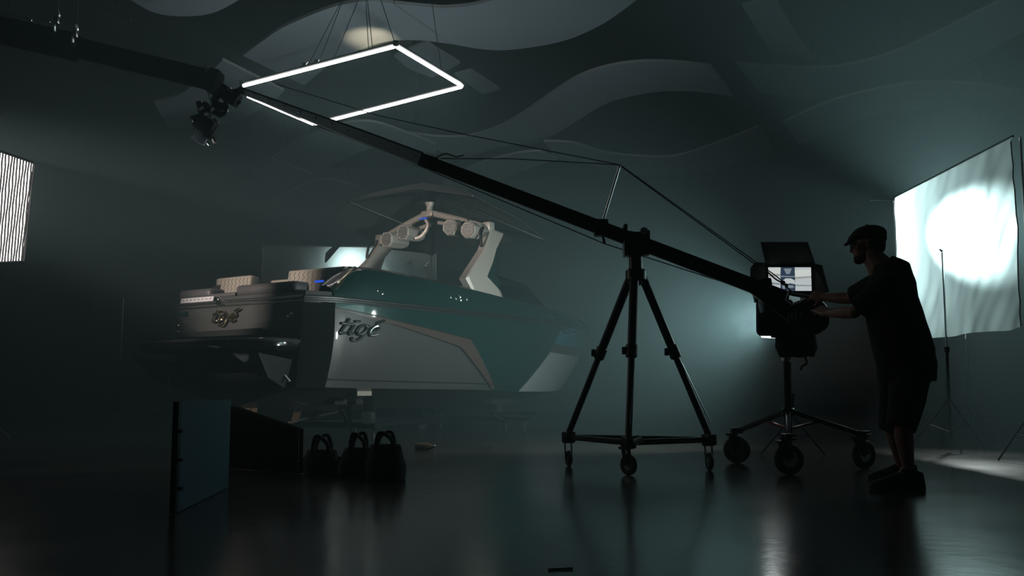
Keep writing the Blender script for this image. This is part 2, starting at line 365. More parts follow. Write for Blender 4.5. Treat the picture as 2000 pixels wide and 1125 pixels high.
# ------------------------------------------------------------------ overhead tube frame
def tube_frame():
    t = thing('tube_light_frame', 'glowing white rectangular frame of light tubes hanging over the boat stern', 'light', tuple(frc))
    for i in range(4):
        p, q = FRC[i], (FRC[(i + 1) % 4] if i < 3 else atz(482, 187, FR_Z)); d = (q - p).normalized()
        MB().tube([p + d * 0.03, q - d * 0.03], 0.024, 12).build('light_tube', 'tube_glow', t)
        MB().bar(p + V((0, 0, 0.045)), q + V((0, 0, 0.045)), 0.03, 0.02).build('tube_housing', 'black_metal', t)
    for p in FRC: MB().box(p + V((0, 0, 0.03)), (0.07, 0.07, 0.07), bev=0.01).build('corner_joint', 'steel', t)
    # suspension cables, gathered to ceiling points
    for (fx, fy, tx, ty) in ((600, 131, 668, 0), (622, 124, 672, -6), (772, 86, 740, -12), (720, 98, 714, -8), (728, 97, 717, -4), (652, 116, 700, 0), (886, 88, 842, -6)):
        p = atz(fx, fy, FR_Z + 0.06) if fx != 886 else FRC[2].lerp(FRC[1], 0.35) + V((0, 0, 0.06))
        q = at(tx, ty, p.y + 0.15); q2 = p + (q - p) * ((ZC + 0.02 - p.z) / (q.z - p.z))
        MB().tube([p, q2], 0.005, 5).build('suspension_cable', 'cable', t)
    for fx, fy in ((594, 130), (618, 124)):
        p = atz(fx, fy, FR_Z + 0.08); mb = MB()
        mb.box(p, (0.05, 0.05, 0.1), bev=0.008); mb.tube([p, p + V((0.05, 0, 0.07))], 0.01, 6); mb.build('clamp', 'steel', t)
tube_frame()
# ------------------------------------------------------------------ silks
def silk_frame(name, label, cA, cB, z0, z1, wr=0.03, seed=0, sag=0.04):
    """cA, cB: ground positions of the two vertical edges"""
    A = V((cA[0], cA[1], 0)); B = V((cB[0], cB[1], 0)); d = (B - A); L = d.length; d.normalize(); nrm = V((-d.y, d.x, 0))
    t = thing('diffusion_silk', label, 'diffusion silk', tuple((A + B) / 2))
    rows = []; nz, nx = 46, 60
    for i in range(nz + 1):
        v = i / nz; r = []
        for j in range(nx + 1):
            u = j / nx; p = A + d * (L * u) + V((0, 0, z0 + (z1 - z0) * v))
            tens = (1 - v) ** 0.7
            w = wr * tens * noise.noise(V((u * 7 + seed, v * 1.6, seed))) + wr * 0.5 * noise.noise(V((u * 15 + v * 7, v * 4, seed + 3)))
            diag = wr * 0.8 * tens * math.sin((u * 9 - v * 4)) * 0.4
            edge = 0.008 * math.sin(u * 17 + seed) * (1 - v) ** 4
            p += nrm * (w + diag); p.z += edge + (0.03 * noise.noise(V((u * 6, 9, seed))) if i == 0 else 0)
            if j in (0, nx): p += d * (0.012 * math.sin(v * 5 + seed)) * (1 if j == 0 else -1)
            r.append(p)
        rows.append(r)
    MB().grid(rows).build('silk_fabric', 'silk', t, smooth=60)
    fr = MB(); a0 = A + V((0, 0, z1)); b0 = B + V((0, 0, z1))
    MB().tube([a0 - d * 0.03, b0 + d * 0.03], 0.014, 8).build('top_rail', 'steel', t)
    hem = MB()
    for rr in (0, nx): MB().tube([rows[i][rr] for i in range(0, nz + 1, 3)], 0.007, 5).build('hem', 'vinyl_white', t)
    return t, A, B, d, nrm
tS, A, B, d, nr = silk_frame('silk_frame', 'large white diffusion silk glowing with a lamp behind it, right of the man', (SILK_X, 9.0), (SILK_X + 0.03, 11.9), 1.22, 3.02, 0.035, 2)
MB().tube([at(1700, 391, 12.2), at(1752, 391, 11.9)], [0.012, 0.012], 8).build('crossbar', 'steel', tS)
st = V((SILK_X + 0.02, 10.28, 0))
def tripod_stand(parent, base, h, r=0.014, spread=0.42, rise=0.5, matn='black_metal', a0=0.3):
    MB().tube([base + V((0, 0, 0.16)), base + V((0, 0, h * 0.5))], r * 1.3, 10).build('lower_pole', matn, parent)
    MB().tube([base + V((0, 0, h * 0.5)), base + V((0, 0, h))], r * 0.9, 10).build('upper_pole', 'steel', parent)
    MB().disc(base + V((0, 0, h * 0.5)), (0, 0, 1), r * 2.2, 0.06).build('collar', matn, parent)
    for k in range(3):
        a = a0 + k * 2 * math.pi / 3; f = base + V((math.cos(a) * spread, math.sin(a) * spread, 0.012))
        mb = MB().tube([base + V((0, 0, rise)), f], r * 0.7, 6)
        mb.tube([base + V((0, 0, 0.2)), base.lerp(f, 0.5) + V((0, 0, (rise) * 0.5 - 0.0))], r * 0.5, 6)
        mb.build('leg', matn, parent)
sb = V((SILK_X - 0.13, 10.28, 0))
ss = thing('silk_stand', 'thin tripod light stand in the middle of the bright right-hand silk', 'light stand', tuple(sb))
tripod_stand(ss, sb, 2.13, 0.012, 0.45, 0.55, 'black_metal', 2.4)
MB().tube([sb + V((0, -0.02, 2.1)), sb + V((0, 0.05, 2.14))], 0.012, 6).build('stud', 'steel', ss)
for yy, nm in ((8.93, 'right'), (11.98, 'left')):
    p = V((SILK_X + 0.05, yy, 0)); s2 = thing('silk_stand', 'slim tripod stand holding the %s edge of the right-hand silk' % ('near' if nm == 'right' else 'far'), 'light stand', tuple(p))
    tripod_stand(s2, p, 3.0, 0.012, 0.4, 0.5, 'black_metal', 1.2)
# fixture behind right silk
def fresnel(name, label, p, tgt, r=0.13, stand=True, glow='soft_glow'):
    p = V(p); dd = (V(tgt) - p).normalized(); t = thing(name, label, 'light', (p.x, p.y, 0))
    MB().disc(p - dd * 0.2, dd, r, 0.34, bev=0.03).build('housing', 'black_metal', t)
    MB().disc(p - dd * 0.028, dd, r * 0.85, 0.01).build('lens', 'smoked' if False else 'steel', t)
    if stand: tripod_stand(t, V((p.x, p.y, 0)) - V((dd.x, dd.y, 0)) * 0.2, p.z - r * 0.9, 0.016, 0.4, 0.5)
    return t
fresnel('studio_lamp', 'black studio lamp on a stand behind the bright right-hand silk', SLP + V((0.02, 0.08, 0)), at(1877, 457, 10.2))
fresnel('studio_lamp', 'assumed black studio lamp on a stand, added out of view at far left to light the boat stern', KEY - (KEYT - KEY).normalized() * 0.06, KEYT)  # housing and stand for the added, unseen key lamp
# silk behind the boat
q0, q1 = at(513, 480, 17.6), at(850, 490, 17.6)
silk_frame('silk_frame', 'wide pale diffusion silk far behind the boat, lit from behind the tower leg', (q0.x, q0.y), (q1.x, q1.y + 0.3), 1.1, 3.27, 0.03, 9)
for px_, nm in ((513, 'left'), (848, 'right')):
    p = at(px_, 480, 17.75); p.z = 0; s2 = thing('silk_stand', 'slim stand carrying the %s end of the silk far behind the boat' % nm, 'light stand', tuple(p)); tripod_stand(s2, p, 3.25, 0.012, 0.4, 0.5)
fresnel('studio_lamp', 'black studio lamp on a stand behind the silk beyond the boat', at(688, 520, 18.32), at(686, 522, 17.6), 0.13)
def boomstand():
    p = at(833, 520, 17.2); g = V((p.x, p.y, 0)); t = thing('boom_stand', 'small light stand with a slanted boom seen through the boat tower', 'light stand', tuple(g))
    tripod_stand(t, g, p.z, 0.012, 0.35, 0.4)
    MB().tube([at(812, 529, 17.2), at(838, 511, 17.2)], 0.012, 6).build('boom', 'steel', t)
    MB().ell(p, (0.035, 0.035, 0.035), n=8).build('knuckle', 'steel', t)
boomstand()
# ------------------------------------------------------------------ egg-crate softbox at left edge
def grid_softbox():
    tr, br = at(67, 318, 9.3), at(46, 511, 9.2)
    tl, bl = at(-172, 236, 7.9), at(-185, 522, 7.85)
    base = V(((tl.x + tr.x) / 2 - 0.3, 8.9, 0)); t = thing('grid_softbox', 'bright gridded softbox glowing at the left edge of the photo', 'light', tuple(base))
    n = (br - tr).cross(tl - tr).normalized()
    if n.y > 0: n = -n
    bk = -n * 0.012
    MB().add([tl + bk, tr + bk, br + bk, bl + bk], [(0, 1, 2, 3)]).build('diffuser', 'grid_glow', t)
    g = MB(); NX, NY = 38, 9
    def P(u, v): return tl.lerp(tr, u).lerp(bl.lerp(br, u), v)
    for i in range(NX + 1):
        pts = []
        for j in range(25):
            v = j / 24; u = i / NX; w = (0.0025 * math.sin(v * 16 + i * 1.3) + 0.0018 * math.sin(v * 41 + i * 2.1)); pts.append(P(min(max(u + w, 0), 1), v))
        dp = n * 0.004
        
        g.tube([p + dp for p in pts], 0.0085, 5)
    for j in range(NY + 1):
        v = j / NY; pts = [P(i / 60, min(max(v + 0.006 * math.sin(i * .9 + j), 0), 1)) for i in range(61)]
        g.tube(pts, 0.0018, 4)
    g.build('fabric_grid', 'vinyl_grey', t)
    e = MB(); 
    for a, b in ((tl, tr), (tr, br), (br, bl), (bl, tl)): e.bar(a + bk * .4, b + bk * .4, 0.022, 0.008, up=n)
    bkc = (tl + tr + br + bl) / 4 - n * 0.5
    for a, b in ((tl, tr), (tr, br), (br, bl), (bl, tl)): e.add([a + bk * 1.5, b + bk * 1.5, bkc], [(0, 1, 2)])
    e.build('housing', 'black_cloth', t)
    sp_ = V((bkc.x, bkc.y + 0.02, 0)); tripod_stand(t, sp_, bkc.z, 0.018, 0.55, 0.6, 'black_metal', 0.2)
grid_softbox()
def left_stand():
    p = at(6, 838, 13.0); p.z = 0; t = thing('light_stand', 'small silver light stand foot on the floor at the far left edge', 'light stand', tuple(p))
    tripod_stand(t, p - V((0.22, 0, 0)), 0.38, 0.014, 0.3, 0.3, 'steel', 0.1)
left_stand()
# slender stand behind, left
def thin_stand():
    p = at(238, 650, 20.0); p.z = 0; t = thing('light_stand', 'thin pale light stand standing alone in the dark left of the boat', 'light stand', tuple(p)); tripod_stand(t, p, at(240, 582, 20).z, 0.014, 0.4, 0.5)
thin_stand()
# ------------------------------------------------------------------ low softlight behind the cart
def low_light():
    t = thing('softlight', 'low softlight shining left from behind the operator cart', 'light', (LOW.x, LOW.y, 0))
    dd = LOWN; up = V((0, 0, 1)); sx = dd.cross(up).normalized(); R = Matrix((dd, sx, up)).transposed()
    MB().box(LOW - dd * 0.06, (0.12, 0.36, 0.42), R, bev=0.01).build('housing', 'black_metal', t)
    MB().box(LOW + dd * 0.06, (0.12, 0.33, 0.40), R, bev=.01).build('diffuser', 'soft_glow', t)
    tripod_stand(t, V((LOW.x + 0.08, LOW.y - 0.04, 0)), LOW.z - 0.2, 0.014, 0.35, 0.4)
low_light()
# ------------------------------------------------------------------ the boat (local: x forward, y port, z up from the floor)
BO = V((-3.28, 11.55, 0)); BYAW = 0.595
BM = Matrix.Translation(BO) @ Matrix(((math.sin(BYAW), -math.cos(BYAW), 0, 0), (math.cos(BYAW), math.sin(BYAW), 0, 0), (0, 0, 1, 0), (0, 0, 0, 1)))
ZR = 1.68
RX = [0.35, 1.03, 3.08, 4.63, 5.65, 6.48, 6.99, 7.25, 7.36, 7.4]; RY = [1.27, 1.33, 1.37, 1.33, 1.22, 1.03, 0.80, 0.52, 0.30, 0.0]
CX = [0.30, 1.0, 3.0, 4.5, 5.45, 6.15, 6.55, 6.76, 6.84, 6.87]; CY = [1.19, 1.22, 1.23, 1.13, 0.97, 0.75, 0.53, 0.33, 0.18, 0.0]
CZ = [0.67, 0.66, 0.645, 0.62, 0.61, 0.64, 0.71, 0.79, 0.83, 0.85]; KZ = [0.42, 0.38, 0.36, 0.38, 0.43, 0.52, 0.64, 0.76, 0.82, 0.85]
SU = [0, 0.09, 0.38, 0.59, 0.73, 0.85, 0.93, 0.97, 0.988, 1.0]
def hull_side(u, t):
    """starboard side surface: u 0..1 stern to bow, t 0 chine .. 1 rub rail"""
    t = max(t, 0.0)
    if u < 0:   # chamfered stern corner, u -0.08..0
        k = -u / 0.08; a = hull_side(0, t); b = V((0.0 - 0.03 * (1 - t), -(1.06 + 0.06 * t), a.z)); return a.lerp(b, k)
    f = lambda ys: float(spline(SU, ys, u)[0])
    c = V((f(CX), -f(CY), f(CZ))); r = V((f(RX), -f(RY), ZR))
    tt = t ** 0.85
    p = c.lerp(r, t); p.y = c.y + (r.y - c.y) * tt
    p.y -= 0.05 * math.sin(math.pi * t) * (1 - u ** 3)
    bow = max(0, (u - 0.8) / 0.2)
    p.x += 0.22 * bow * math.sin(math.pi * min(t * 1.0, 1)) ** 1.0
    return p
def mir(p, s): return V((p.x, -p.y if s > 0 else p.y, p.z))
US = [-0.08, -0.055, -0.03, -0.008] + list(np.linspace(0, 0.8, 34)) + list(np.linspace(0.815, 1.0, 22))
TS = list(np.linspace(0, 1, 15))
boat = thing('wakeboard_boat', 'teal, grey and brown wakeboard boat with beige seats and tower, on a wheeled dolly', 'boat', tuple(BO), math.atan2(math.cos(BYAW), math.sin(BYAW)))
def bb(mb, name, m, parent=None, smooth=30, label=None): return mb.build(name, m, parent or boat, world=False, smooth=smooth, label=label)
h = MB()
for s in (-1, 1):
    h.grid([[mir(hull_side(u, t), s) for t in TS] for u in US], 0)
    # strake and bottom
    rows = []
    for u in US:
        c = mir(hull_side(u, 0), s); uu = max(u, 0); kz = float(spline(SU, KZ, uu)[0]); kx = c.x
        ch = c + V((0, -0.03 * (1 if s < 0 else -1) * -1, -0.012)); k = V((kx, 0, kz))
        q = c.lerp(k, 0.08); q.z = c.z - 0.015
        rows.append([c, q] + [q.lerp(k, j / 6) for j in range(1, 7)])
    h.grid(rows, 1)
# transom
tr = []
for t in TS:
    a = hull_side(-0.08, t); tr.append([V((a.x, a.y * (1 - 2 * j / 20), a.z)) for j in range(21)])
h.grid(tr, 0)
a = hull_side(-0.08, 0); rows = []
for j in range(21):
    y = a.y * (1 - 2 * j / 20); rows.append([V((a.x, y, a.z)), V((a.x, y, a.z - (0.25 - 0.01) * (1 - abs(y / a.y))))])
h.grid(rows, 1)
hull = bb(h, 'hull', ['hull_grey', 'hull_bottom'], smooth=40)

# painted graphics wrapped on the starboard and port sides
def patch(name, m, quad, nu=26, nt=10, off=0.006, label=None, both=True):
    for s in ((-1, 1) if both else (-1,)):
        mb = MB(); (a, b, c, d) = quad; g = []
        for i in range(nu + 1):
            f = i / nu; r = []
            for j in range(nt + 1):
                e = j / nt
                u = (a[0] * (1 - f) + b[0] * f) * (1 - e) + (d[0] * (1 - f) + c[0] * f) * e
                t = (a[1] * (1 - f) + b[1] * f) * (1 - e) + (d[1] * (1 - f) + c[1] * f) * e
                p = hull_side(u, t); du = hull_side(min(u + .01, 1), t) - hull_side(min(u + .01, 1) - .012, t); dt = hull_side(u, min(t + .01, 1)) - hull_side(u, min(t + .01, 1) - .012)
                n = du.cross(dt); n = n.normalized() if n.length > 1e-9 else V((0, -1, 0))
                if n.y > 0.2 or (abs(n.y) <= 0.2 and n.x < 0): n = -n
                r.append(mir(p + n * off, s))
            g.append(r)
        mb.grid(g); bb(mb, name, m, smooth=60, label=label)
GR = [
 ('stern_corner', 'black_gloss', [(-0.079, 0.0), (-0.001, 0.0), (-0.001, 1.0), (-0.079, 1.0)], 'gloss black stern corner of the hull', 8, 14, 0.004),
 ('teal_band', 'teal_flake', [(0.0, 0.91), (0.348, 0.658), (0.348, 1.0), (0.0, 1.0)], 'teal metallic band under the rub rail', 30, 8, 0.004),
 ('teal_band', 'teal_flake', [(0.348, 0.658), (0.652, 0.56), (0.705, 1.0), (0.348, 1.0)], 'teal metallic band under the forward rub rail', 26, 10, 0.004),
 ('teal_wedge', 'teal_flake', [(0.459, 0.0), (0.564, 0.0), (0.652, 0.56), (0.348, 0.658)], 'teal metallic wedge reaching down to the chine', 20, 16, 0.004),
 ('brown_stripe', 'hull_brown', [(0.05, 0.83), (0.318, 0.548), (0.348, 0.652), (0.0, 0.90)], 'brown stripe running forward along the side', 26, 4, 0.005),
 ('brown_stripe', 'hull_brown', [(0.318, 0.548), (0.452, 0.02), (0.466, 0.02), (0.348, 0.655)], 'brown stripe bending down to the chine', 26, 4, 0.005),
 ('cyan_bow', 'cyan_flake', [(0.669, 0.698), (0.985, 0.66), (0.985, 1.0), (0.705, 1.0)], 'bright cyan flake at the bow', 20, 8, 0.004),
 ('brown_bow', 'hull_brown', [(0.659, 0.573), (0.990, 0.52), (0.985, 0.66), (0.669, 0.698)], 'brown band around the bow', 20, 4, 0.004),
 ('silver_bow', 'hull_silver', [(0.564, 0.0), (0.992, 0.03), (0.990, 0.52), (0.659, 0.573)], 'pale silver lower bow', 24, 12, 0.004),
 ('pinstripe', 'line_black', [(0.0, 0.902), (0.348, 0.650), (0.348, 0.664), (0.0, 0.914)], None, 30, 1, 0.008),
 ('pinstripe', 'line_black', [(0.348, 0.650), (0.652, 0.553), (0.652, 0.565), (0.348, 0.664)], None, 30, 1, 0.008),
 ('pinstripe', 'line_black', [(0.12, 0.765), (0.318, 0.536), (0.320, 0.550), (0.12, 0.775)], None, 26, 1, 0.008),
 ('pinstripe', 'line_black', [(0.313, 0.546), (0.449, 0.02), (0.455, 0.02), (0.320, 0.550)], None, 26, 1, 0.008),
 ('pinstripe', 'line_black', [(0.62, 0.955), (0.97, 0.83), (0.97, 0.855), (0.62, 0.975)], None, 26, 1, 0.008),
 ('chine_line', 'line_black', [(0.0, 0.085), (0.56, 0.075), (0.56, 0.088), (0.0, 0.10)], None, 30, 1, 0.006),
]
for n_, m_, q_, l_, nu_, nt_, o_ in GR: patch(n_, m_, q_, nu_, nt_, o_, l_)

# rub rail
def railpts(dz=0.0, out=0.0, s=-1):
    P = [hull_side(-0.08, 1)] + [hull_side(u, 1) for u in US[4:]]
    return [mir(p + V((0, -out, dz)), s) for p in P]
for dz, r, nm in ((0.018, 0.020, 'upper_rub_rail'), (-0.030, 0.013, 'lower_rub_rail')):
    a = railpts(dz, 0.012, -1); b = railpts(dz, 0.012, 1)[::-1][1:]
    mb = MB().tube(a + b + [a[0]], r, 8, cap=False); bb(mb, nm, 'steel')
mb = MB(); 
for s in (-1, 1):
    a = railpts(0.035, 0, s); b = railpts(-0.05, 0, s); mb.grid([[p + V((0, (-0.006 if s < 0 else 0.006), 0)) for p in a], [p + V((0, (-0.006 if s < 0 else 0.006), 0)) for p in b]])
bb(mb, 'rail_backing', 'line_black')

# topsides above the rail: starboard / port coaming
def hz(x): return float(np.interp(x, [0.35, 0.45, 0.80, 1.3, 3.0, 4.63, 5.65, 6.5, 7.4], [0.13, 0.20, 0.40, 0.41, 0.335, 0.235, 0.175, 0.13, 0.10]))
UT = [u for u in US if u >= 0]
def top_edge(u):
    r = hull_side(u, 1); hgt = hz(r.x); sx = 0.22 * min(1, hgt / .2) * (1 if u < .8 else 1 + 0.2 * (u - .8) / .2)
    k = max(0, 1 - sx * 0.42 / max(abs(r.y), 0.25)); back = 0.05 * (u > .9) * (u - .9) / .1
    return V((r.x - back - 0.02, r.y * k, ZR + hgt))
tb, cb_, ib = MB(), MB(), MB()
for s in (-1, 1):
    rows = []; rows2 = []; rows3 = []
    for u in UT:
        a = hull_side(u, 1); b = top_edge(u); mid = a.lerp(b, 0.55); mid.y += -0.02
        rows.append([mir(p, s) for p in (a, a.lerp(mid, .5), mid, mid.lerp(b, .5) + V((0, -0.006, 0)), b)])
        inn = V((b.x, b.y * max(0, 1 - 0.17 / max(abs(b.y), .17)), b.z + 0.035)); m1 = b.lerp(inn, 0.45) + V((0, 0, 0.022))
        rows2.append([mir(p, s) for p in (b, m1, inn)])
        fl = V((min(inn.x, 6.5), inn.y * 0.95, 1.25)); rows3.append([mir(p, s) for p in (inn, fl)])
    tb.grid(rows); cb_.grid(rows2); ib.grid(rows3)
bb(tb, 'upper_side', 'teal_flake', smooth=50, label='teal metallic upper side above the rub rail')
bb(cb_, 'gunwale_cap', 'hull_brown', smooth=50, label='brown gunwale strip along the top of the side')
bb(ib, 'cockpit_liner', 'vinyl_grey')
# foredeck closing the blunt bow
mb = MB(); rows = []
for u in UT:
    b = top_edge(u)
    if b.x > 6.35: rows.append([V((b.x, b.y * (1 - 2 * j / 10), b.z + 0.035 * (1 - (2 * j / 10 - 1) ** 2) + .012)) for j in range(11)])
mb.grid(rows); bb(mb, 'foredeck', 'teal_flake', smooth=50)
# cockpit sole
bb(MB().prism([V((0.7, -1.12, 1.2)), V((4.6, -1.08, 1.2)), V((5.6, -0.75, 1.2)), V((6.1, 0, 1.2)), V((5.6, 0.75, 1.2)), V((4.6, 1.08, 1.2)), V((0.7, 1.12, 1.2))], V((0, 0, 0.04))), 'cockpit_floor', 'vinyl_grey', smooth=0)
# transom deck with sun pad
mb = MB(); P = [V((0.02, -1.12, 0)), V((0.36, -1.25, 0)), V((0.75, -1.22, 0)), V((0.75, 1.22, 0)), V((0.36, 1.25, 0)), V((0.02, 1.12, 0))]
mb.prism([p + V((0, 0, ZR)) for p in P], V((0.02, 0, 0.085))); bb(mb, 'transom_deck', 'hull_grey', smooth=20)
def cushion(name, c, size, m, R=None, quilt=False, label=None, bev=0.04):
    bm = bmesh.new(); bmesh.ops.create_cube(bm, size=1.0); bmesh.ops.scale(bm, vec=size, verts=bm.verts)
    bmesh.ops.bevel(bm, geom=bm.edges[:], offset=min(bev, min(size) * .45), segments=3, affect='EDGES', profile=0.6)
    me = bpy.data.meshes.new(name); bm.to_mesh(me); bm.free(); me.materials.append(M[m])
    me.polygons.foreach_set('use_smooth', [True] * len(me.polygons)); me.set_sharp_from_angle(angle=math.radians(50))
    o = bpy.data.objects.new(name, me); C.objects.link(o); o.parent = boat; o.location = c
    if R is not None: o.rotation_euler = R
    if label: o['label'] = label
    if quilt:   # diamond stitching lines raised on the aft face
        w, hh = size[1], size[2]; st_ = MB(); n = int(w / 0.085)
        for i in range(n + 1):
            y = -w / 2 + 0.05 + i * (w - 0.1) / n
            pts = []
            for k in range(9):
                z = -hh / 2 + 0.035 + k * (hh - 0.07) / 8; pts.append(V((-size[0] / 2 - 0.001, y + (0.016 if k % 2 else -0.016), z)))
            st_.tube(pts, 0.0035, 4)
        st_.build('stitching', 'vinyl_grey', o, world=False)
    return o
cushion('backrest', (0.72, -0.63, 1.93), (0.16, 0.94, 0.36), 'vinyl_beige', (0, 0.12, 0.04), True, 'beige quilted starboard backrest cushion')
cushion('backrest', (0.66, 0.80, 1.93), (0.16, 0.70, 0.33), 'vinyl_beige', (0, 0.12, -0.03), True, 'beige quilted port backrest cushion')
cushion('backrest', (1.0, 0.25, 1.93), (0.14, 0.5, 0.26), 'vinyl_beige', (0, 0.1, 0), False, 'beige centre backrest')
cushion('seat_end_pad', (1.1, 1.0, 1.9), (0.6, 0.16, 0.26), 'vinyl_beige', (0, 0, -0.2), False)
cushion('bolster', (0.17, -0.42, 1.825), (0.26, 1.02, 0.14), 'vinyl_grey', (0, 0, 0), False, 'dark grey starboard stern bolster', 0.065)
cushion('bolster', (0.17, 0.86, 1.825), (0.26, 0.62, 0.14), 'vinyl_grey', (0, 0, 0), False, 'dark grey port stern bolster', 0.065)
cushion('stern_step', (0.16, 0.32, 1.79), (0.24, 0.46, 0.05), 'vinyl_grey', (0, 0, 0), False, 'grey step between the bolsters', 0.015)
for yy, w in ((0.72, 0.62),):
    o = cushion('step_pad', (-0.005, yy, 1.745), (0.03, w, 0.065), 'vinyl_white', (0, 0.25, 0), True, 'white quilted step pad on the transom edge', 0.012)
# seats inside
for x, y in ((3.3, -0.75), (3.1, 0.8)):
    cushion('seat_cushion', (x, y, 1.5), (0.55, 0.55, 0.16), 'vinyl_beige'); cushion('seat_back', (x - 0.25, y, 1.75), (0.12, 0.5, 0.42), 'vinyl_beige', (0, -0.15, 0))
cushion('bow_cushion', (5.2, -0.82, 1.80), (1.1, 0.2, 0.2), 'vinyl_beige', (0, 0.05, -0.13)); cushion('bow_cushion', (5.2, 0.82, 1.80), (1.1, 0.2, 0.2), 'vinyl_beige', (0, 0.05, 0.13))
# chrome stern corner trim
mb = MB()
for s in (-1, 1):
    P = crv([V((0.36, 1.22 * s, 1.72)), V((0.42, 1.22 * s, 1.83)), V((0.56, 1.19 * s, 1.93)), V((0.80, 1.15 * s, 2.095))], 6); mb.tube(P, [0.028] * len(P), 8)
bb(mb, 'stern_corner_trim', 'gold_chrome', label='polished chrome trim sweeping up the stern quarter')
mb = MB()
for s in (-1, 1):
    P = crv([V((0.39, 1.15 * s, 1.72)), V((0.47, 1.14 * s, 1.87)), V((0.62, 1.10 * s, 1.98)), V((0.72, 1.06 * s, 2.09)), V((0.86, 1.10 * s, 2.10))], 6); mb.tube(P, 0.018, 8)
bb(mb, 'stern_corner_pipe', 'gold_chrome')
bb(MB().box((0.34, -1.02, 1.90), (0.03, 0.12, 0.02)), 'courtesy_light', 'led_blue', label='blue LED strip by the starboard stern corner')
# transom relief
mb = MB()
def tw(y, z, o=0.012):   # point on the transom face
    t = (z - 0.67) / (ZR - 0.67); a = hull_side(-0.08, max(0, min(t, 1))); return V((a.x - o, y, z))
for s in (-1, 1):
    mb.add([tw(0.98 * s, 1.47), tw(0.50 * s, 1.30, .05), tw(0.98 * s, 1.24), tw(1.05 * s, 1.38)], [(0, 1, 2), (0, 2, 3)])
    mb.add([tw(1.0 * s, 1.52), tw(0.45 * s, 1.42), tw(0.50 * s, 1.30, .05), tw(0.98 * s, 1.47)], [(0, 1, 2, 3)])
    mb.add([tw(0.50 * s, 1.30, .05), tw(0.45 * s, 1.42), tw(0.0, 1.36), tw(0, 1.27, .05)], [(0, 1, 2, 3)])
bb(mb, 'transom_facets', 'hull_grey', smooth=5)
mb = MB().prism([tw(0.72, 1.335, .01), tw(-0.62, 1.345, .01), tw(-0.78, 1.31, .01), tw(-0.55, 1.27, .01), tw(0.55, 1.275, .01), tw(0.9, 1.31, 0.01)], V((-0.16, 0, 0)))
bb(mb, 'boarding_step', 'line_black', smooth=10, label='black boarding step above the swim platform')
bb(MB().box((-0.03, 0.96, 1.585), (0.02, 0.14, 0.05)), 'stern_display', 'teal_flake')
mb = MB()
for y, z in ((1.02, 1.36), (1.02, 1.44), (-0.98, 1.50), (-0.93, 1.47)): mb.ell(tw(y, z, .03), (0.025, 0.025, 0.025), n=8)
bb(mb, 'tow_eyes', 'chrome')
mb = MB().box((-0.02, 0.26, 1.69), (0.07, 0.12, 0.06), bev=.015); mb.ell((-0.05, 0.26, 1.72), (.03, .03, .03), n=8); bb(mb, 'stern_light', 'chrome')
# swim platform
def plat(y0, n=14):
    P = [V((-0.0, -1.08, 0)), V((-0.28, -1.14, 0)), V((-0.50, -1.08, 0)), V((-0.66, -0.85, 0)), V((-0.72, -0.45, 0)), V((-0.74, 0, 0)), V((-0.72, 0.45, 0)), V((-0.66, 0.85, 0)), V((-0.50, 1.08, 0)), V((-0.28, 1.14, 0)), V((0.0, 1.08, 0))]
    return crv(P, 4)
Pp = plat(0); mb = MB()
mb.loft([[p * 1.0 + V((0, 0, z)) for p in Pp] if k == 1 else [V((p.x * k, p.y * (1 - (1 - k) * .3), z)) for p in Pp] for k, z in ((0.82, 1.07), (1, 1.125), (1, 1.205), (0.98, 1.22))], cap=True)
plt_ = bb(mb, 'swim_platform', 'black_gloss', smooth=35, label='black swim platform across the stern')
mb = MB().tube([p + V((-0.008, 0, 1.185)) for p in Pp], 0.02, 8); mb.build('edge_trim', 'hull_grey', plt_, world=False)
# platform struts, trim tabs, rudder, propeller
for s in (-1, 1):
    mb = MB().prism([V((-0.02, 0.5 * s, 1.12)), V((-0.55, 0.5 * s, 1.12)), V((-0.50, 0.5 * s, 1.07)), V((-0.04, 0.5 * s, 0.80))], V((0, 0.03, 0))); bb(mb, 'platform_bracket', 'black_metal', smooth=10)
for s in (-1, 1):
    mb = MB().prism([V((-0.05, 1.02 * s, 0.98)), V((-0.62, 1.10 * s, 1.04)), V((-0.42, 1.04 * s, 0.78)), V((-0.10, 0.96 * s, 0.66))], V((0.02, -0.035 * s, 0))); bb(mb, 'surf_tab', 'line_black', smooth=10, label='angled surf tab plate below the platform')
    mb = MB().tube([V((-0.06, 0.82 * s, 0.98)), V((-0.34, 0.96 * s, 0.90))], 0.02, 8); mb.tube([V((-0.06, 0.82 * s, 0.98)), V((-0.2, 0.9 * s, 0.94))], 0.032, 8); bb(mb, 'tab_actuator', 'chrome')
mb = MB().prism([V((-0.10, 0.30, 0.66)), V((-0.52, 0.34, 0.66)), V((-0.46, 0.32, 0.58)), V((-0.10, 0.28, 0.60))], V((0, 0.5, 0.0))); bb(mb, 'centre_trim_plate', 'steel', smooth=10)
mb = MB().tube([V((-0.12, 0.60, 0.98)), V((-0.34, 0.62, 0.68))], 0.022, 8); bb(mb, 'plate_actuator', 'chrome')
bb(MB().tube(crv([V((-0.03, 0.9, 1.0)), V((-0.2, 1.0, 1.02)), V((-0.34, 0.98, 0.92)), V((-0.36, 0.9, 0.80))], 6), 0.010, 6), 'hydraulic_hose', 'cable')
bb(MB().tube([V((-0.40, 0.72, 0.92)), V((-0.30, 0.78, 0.62))], 0.012, 8), 'ladder_rail', 'chrome')
mb = MB().prism([V((0.35, -0.02, 0.45)), V((0.12, -0.02, 0.45)), V((0.10, -0.02, 0.12)), V((0.28, -0.02, 0.08))], V((0, 0.04, 0))); mb.tube([V((0.24, 0, 0.4)), V((0.24, 0, 0.6))], .03); bb(mb, 'rudder', 'bronze', smooth=15)
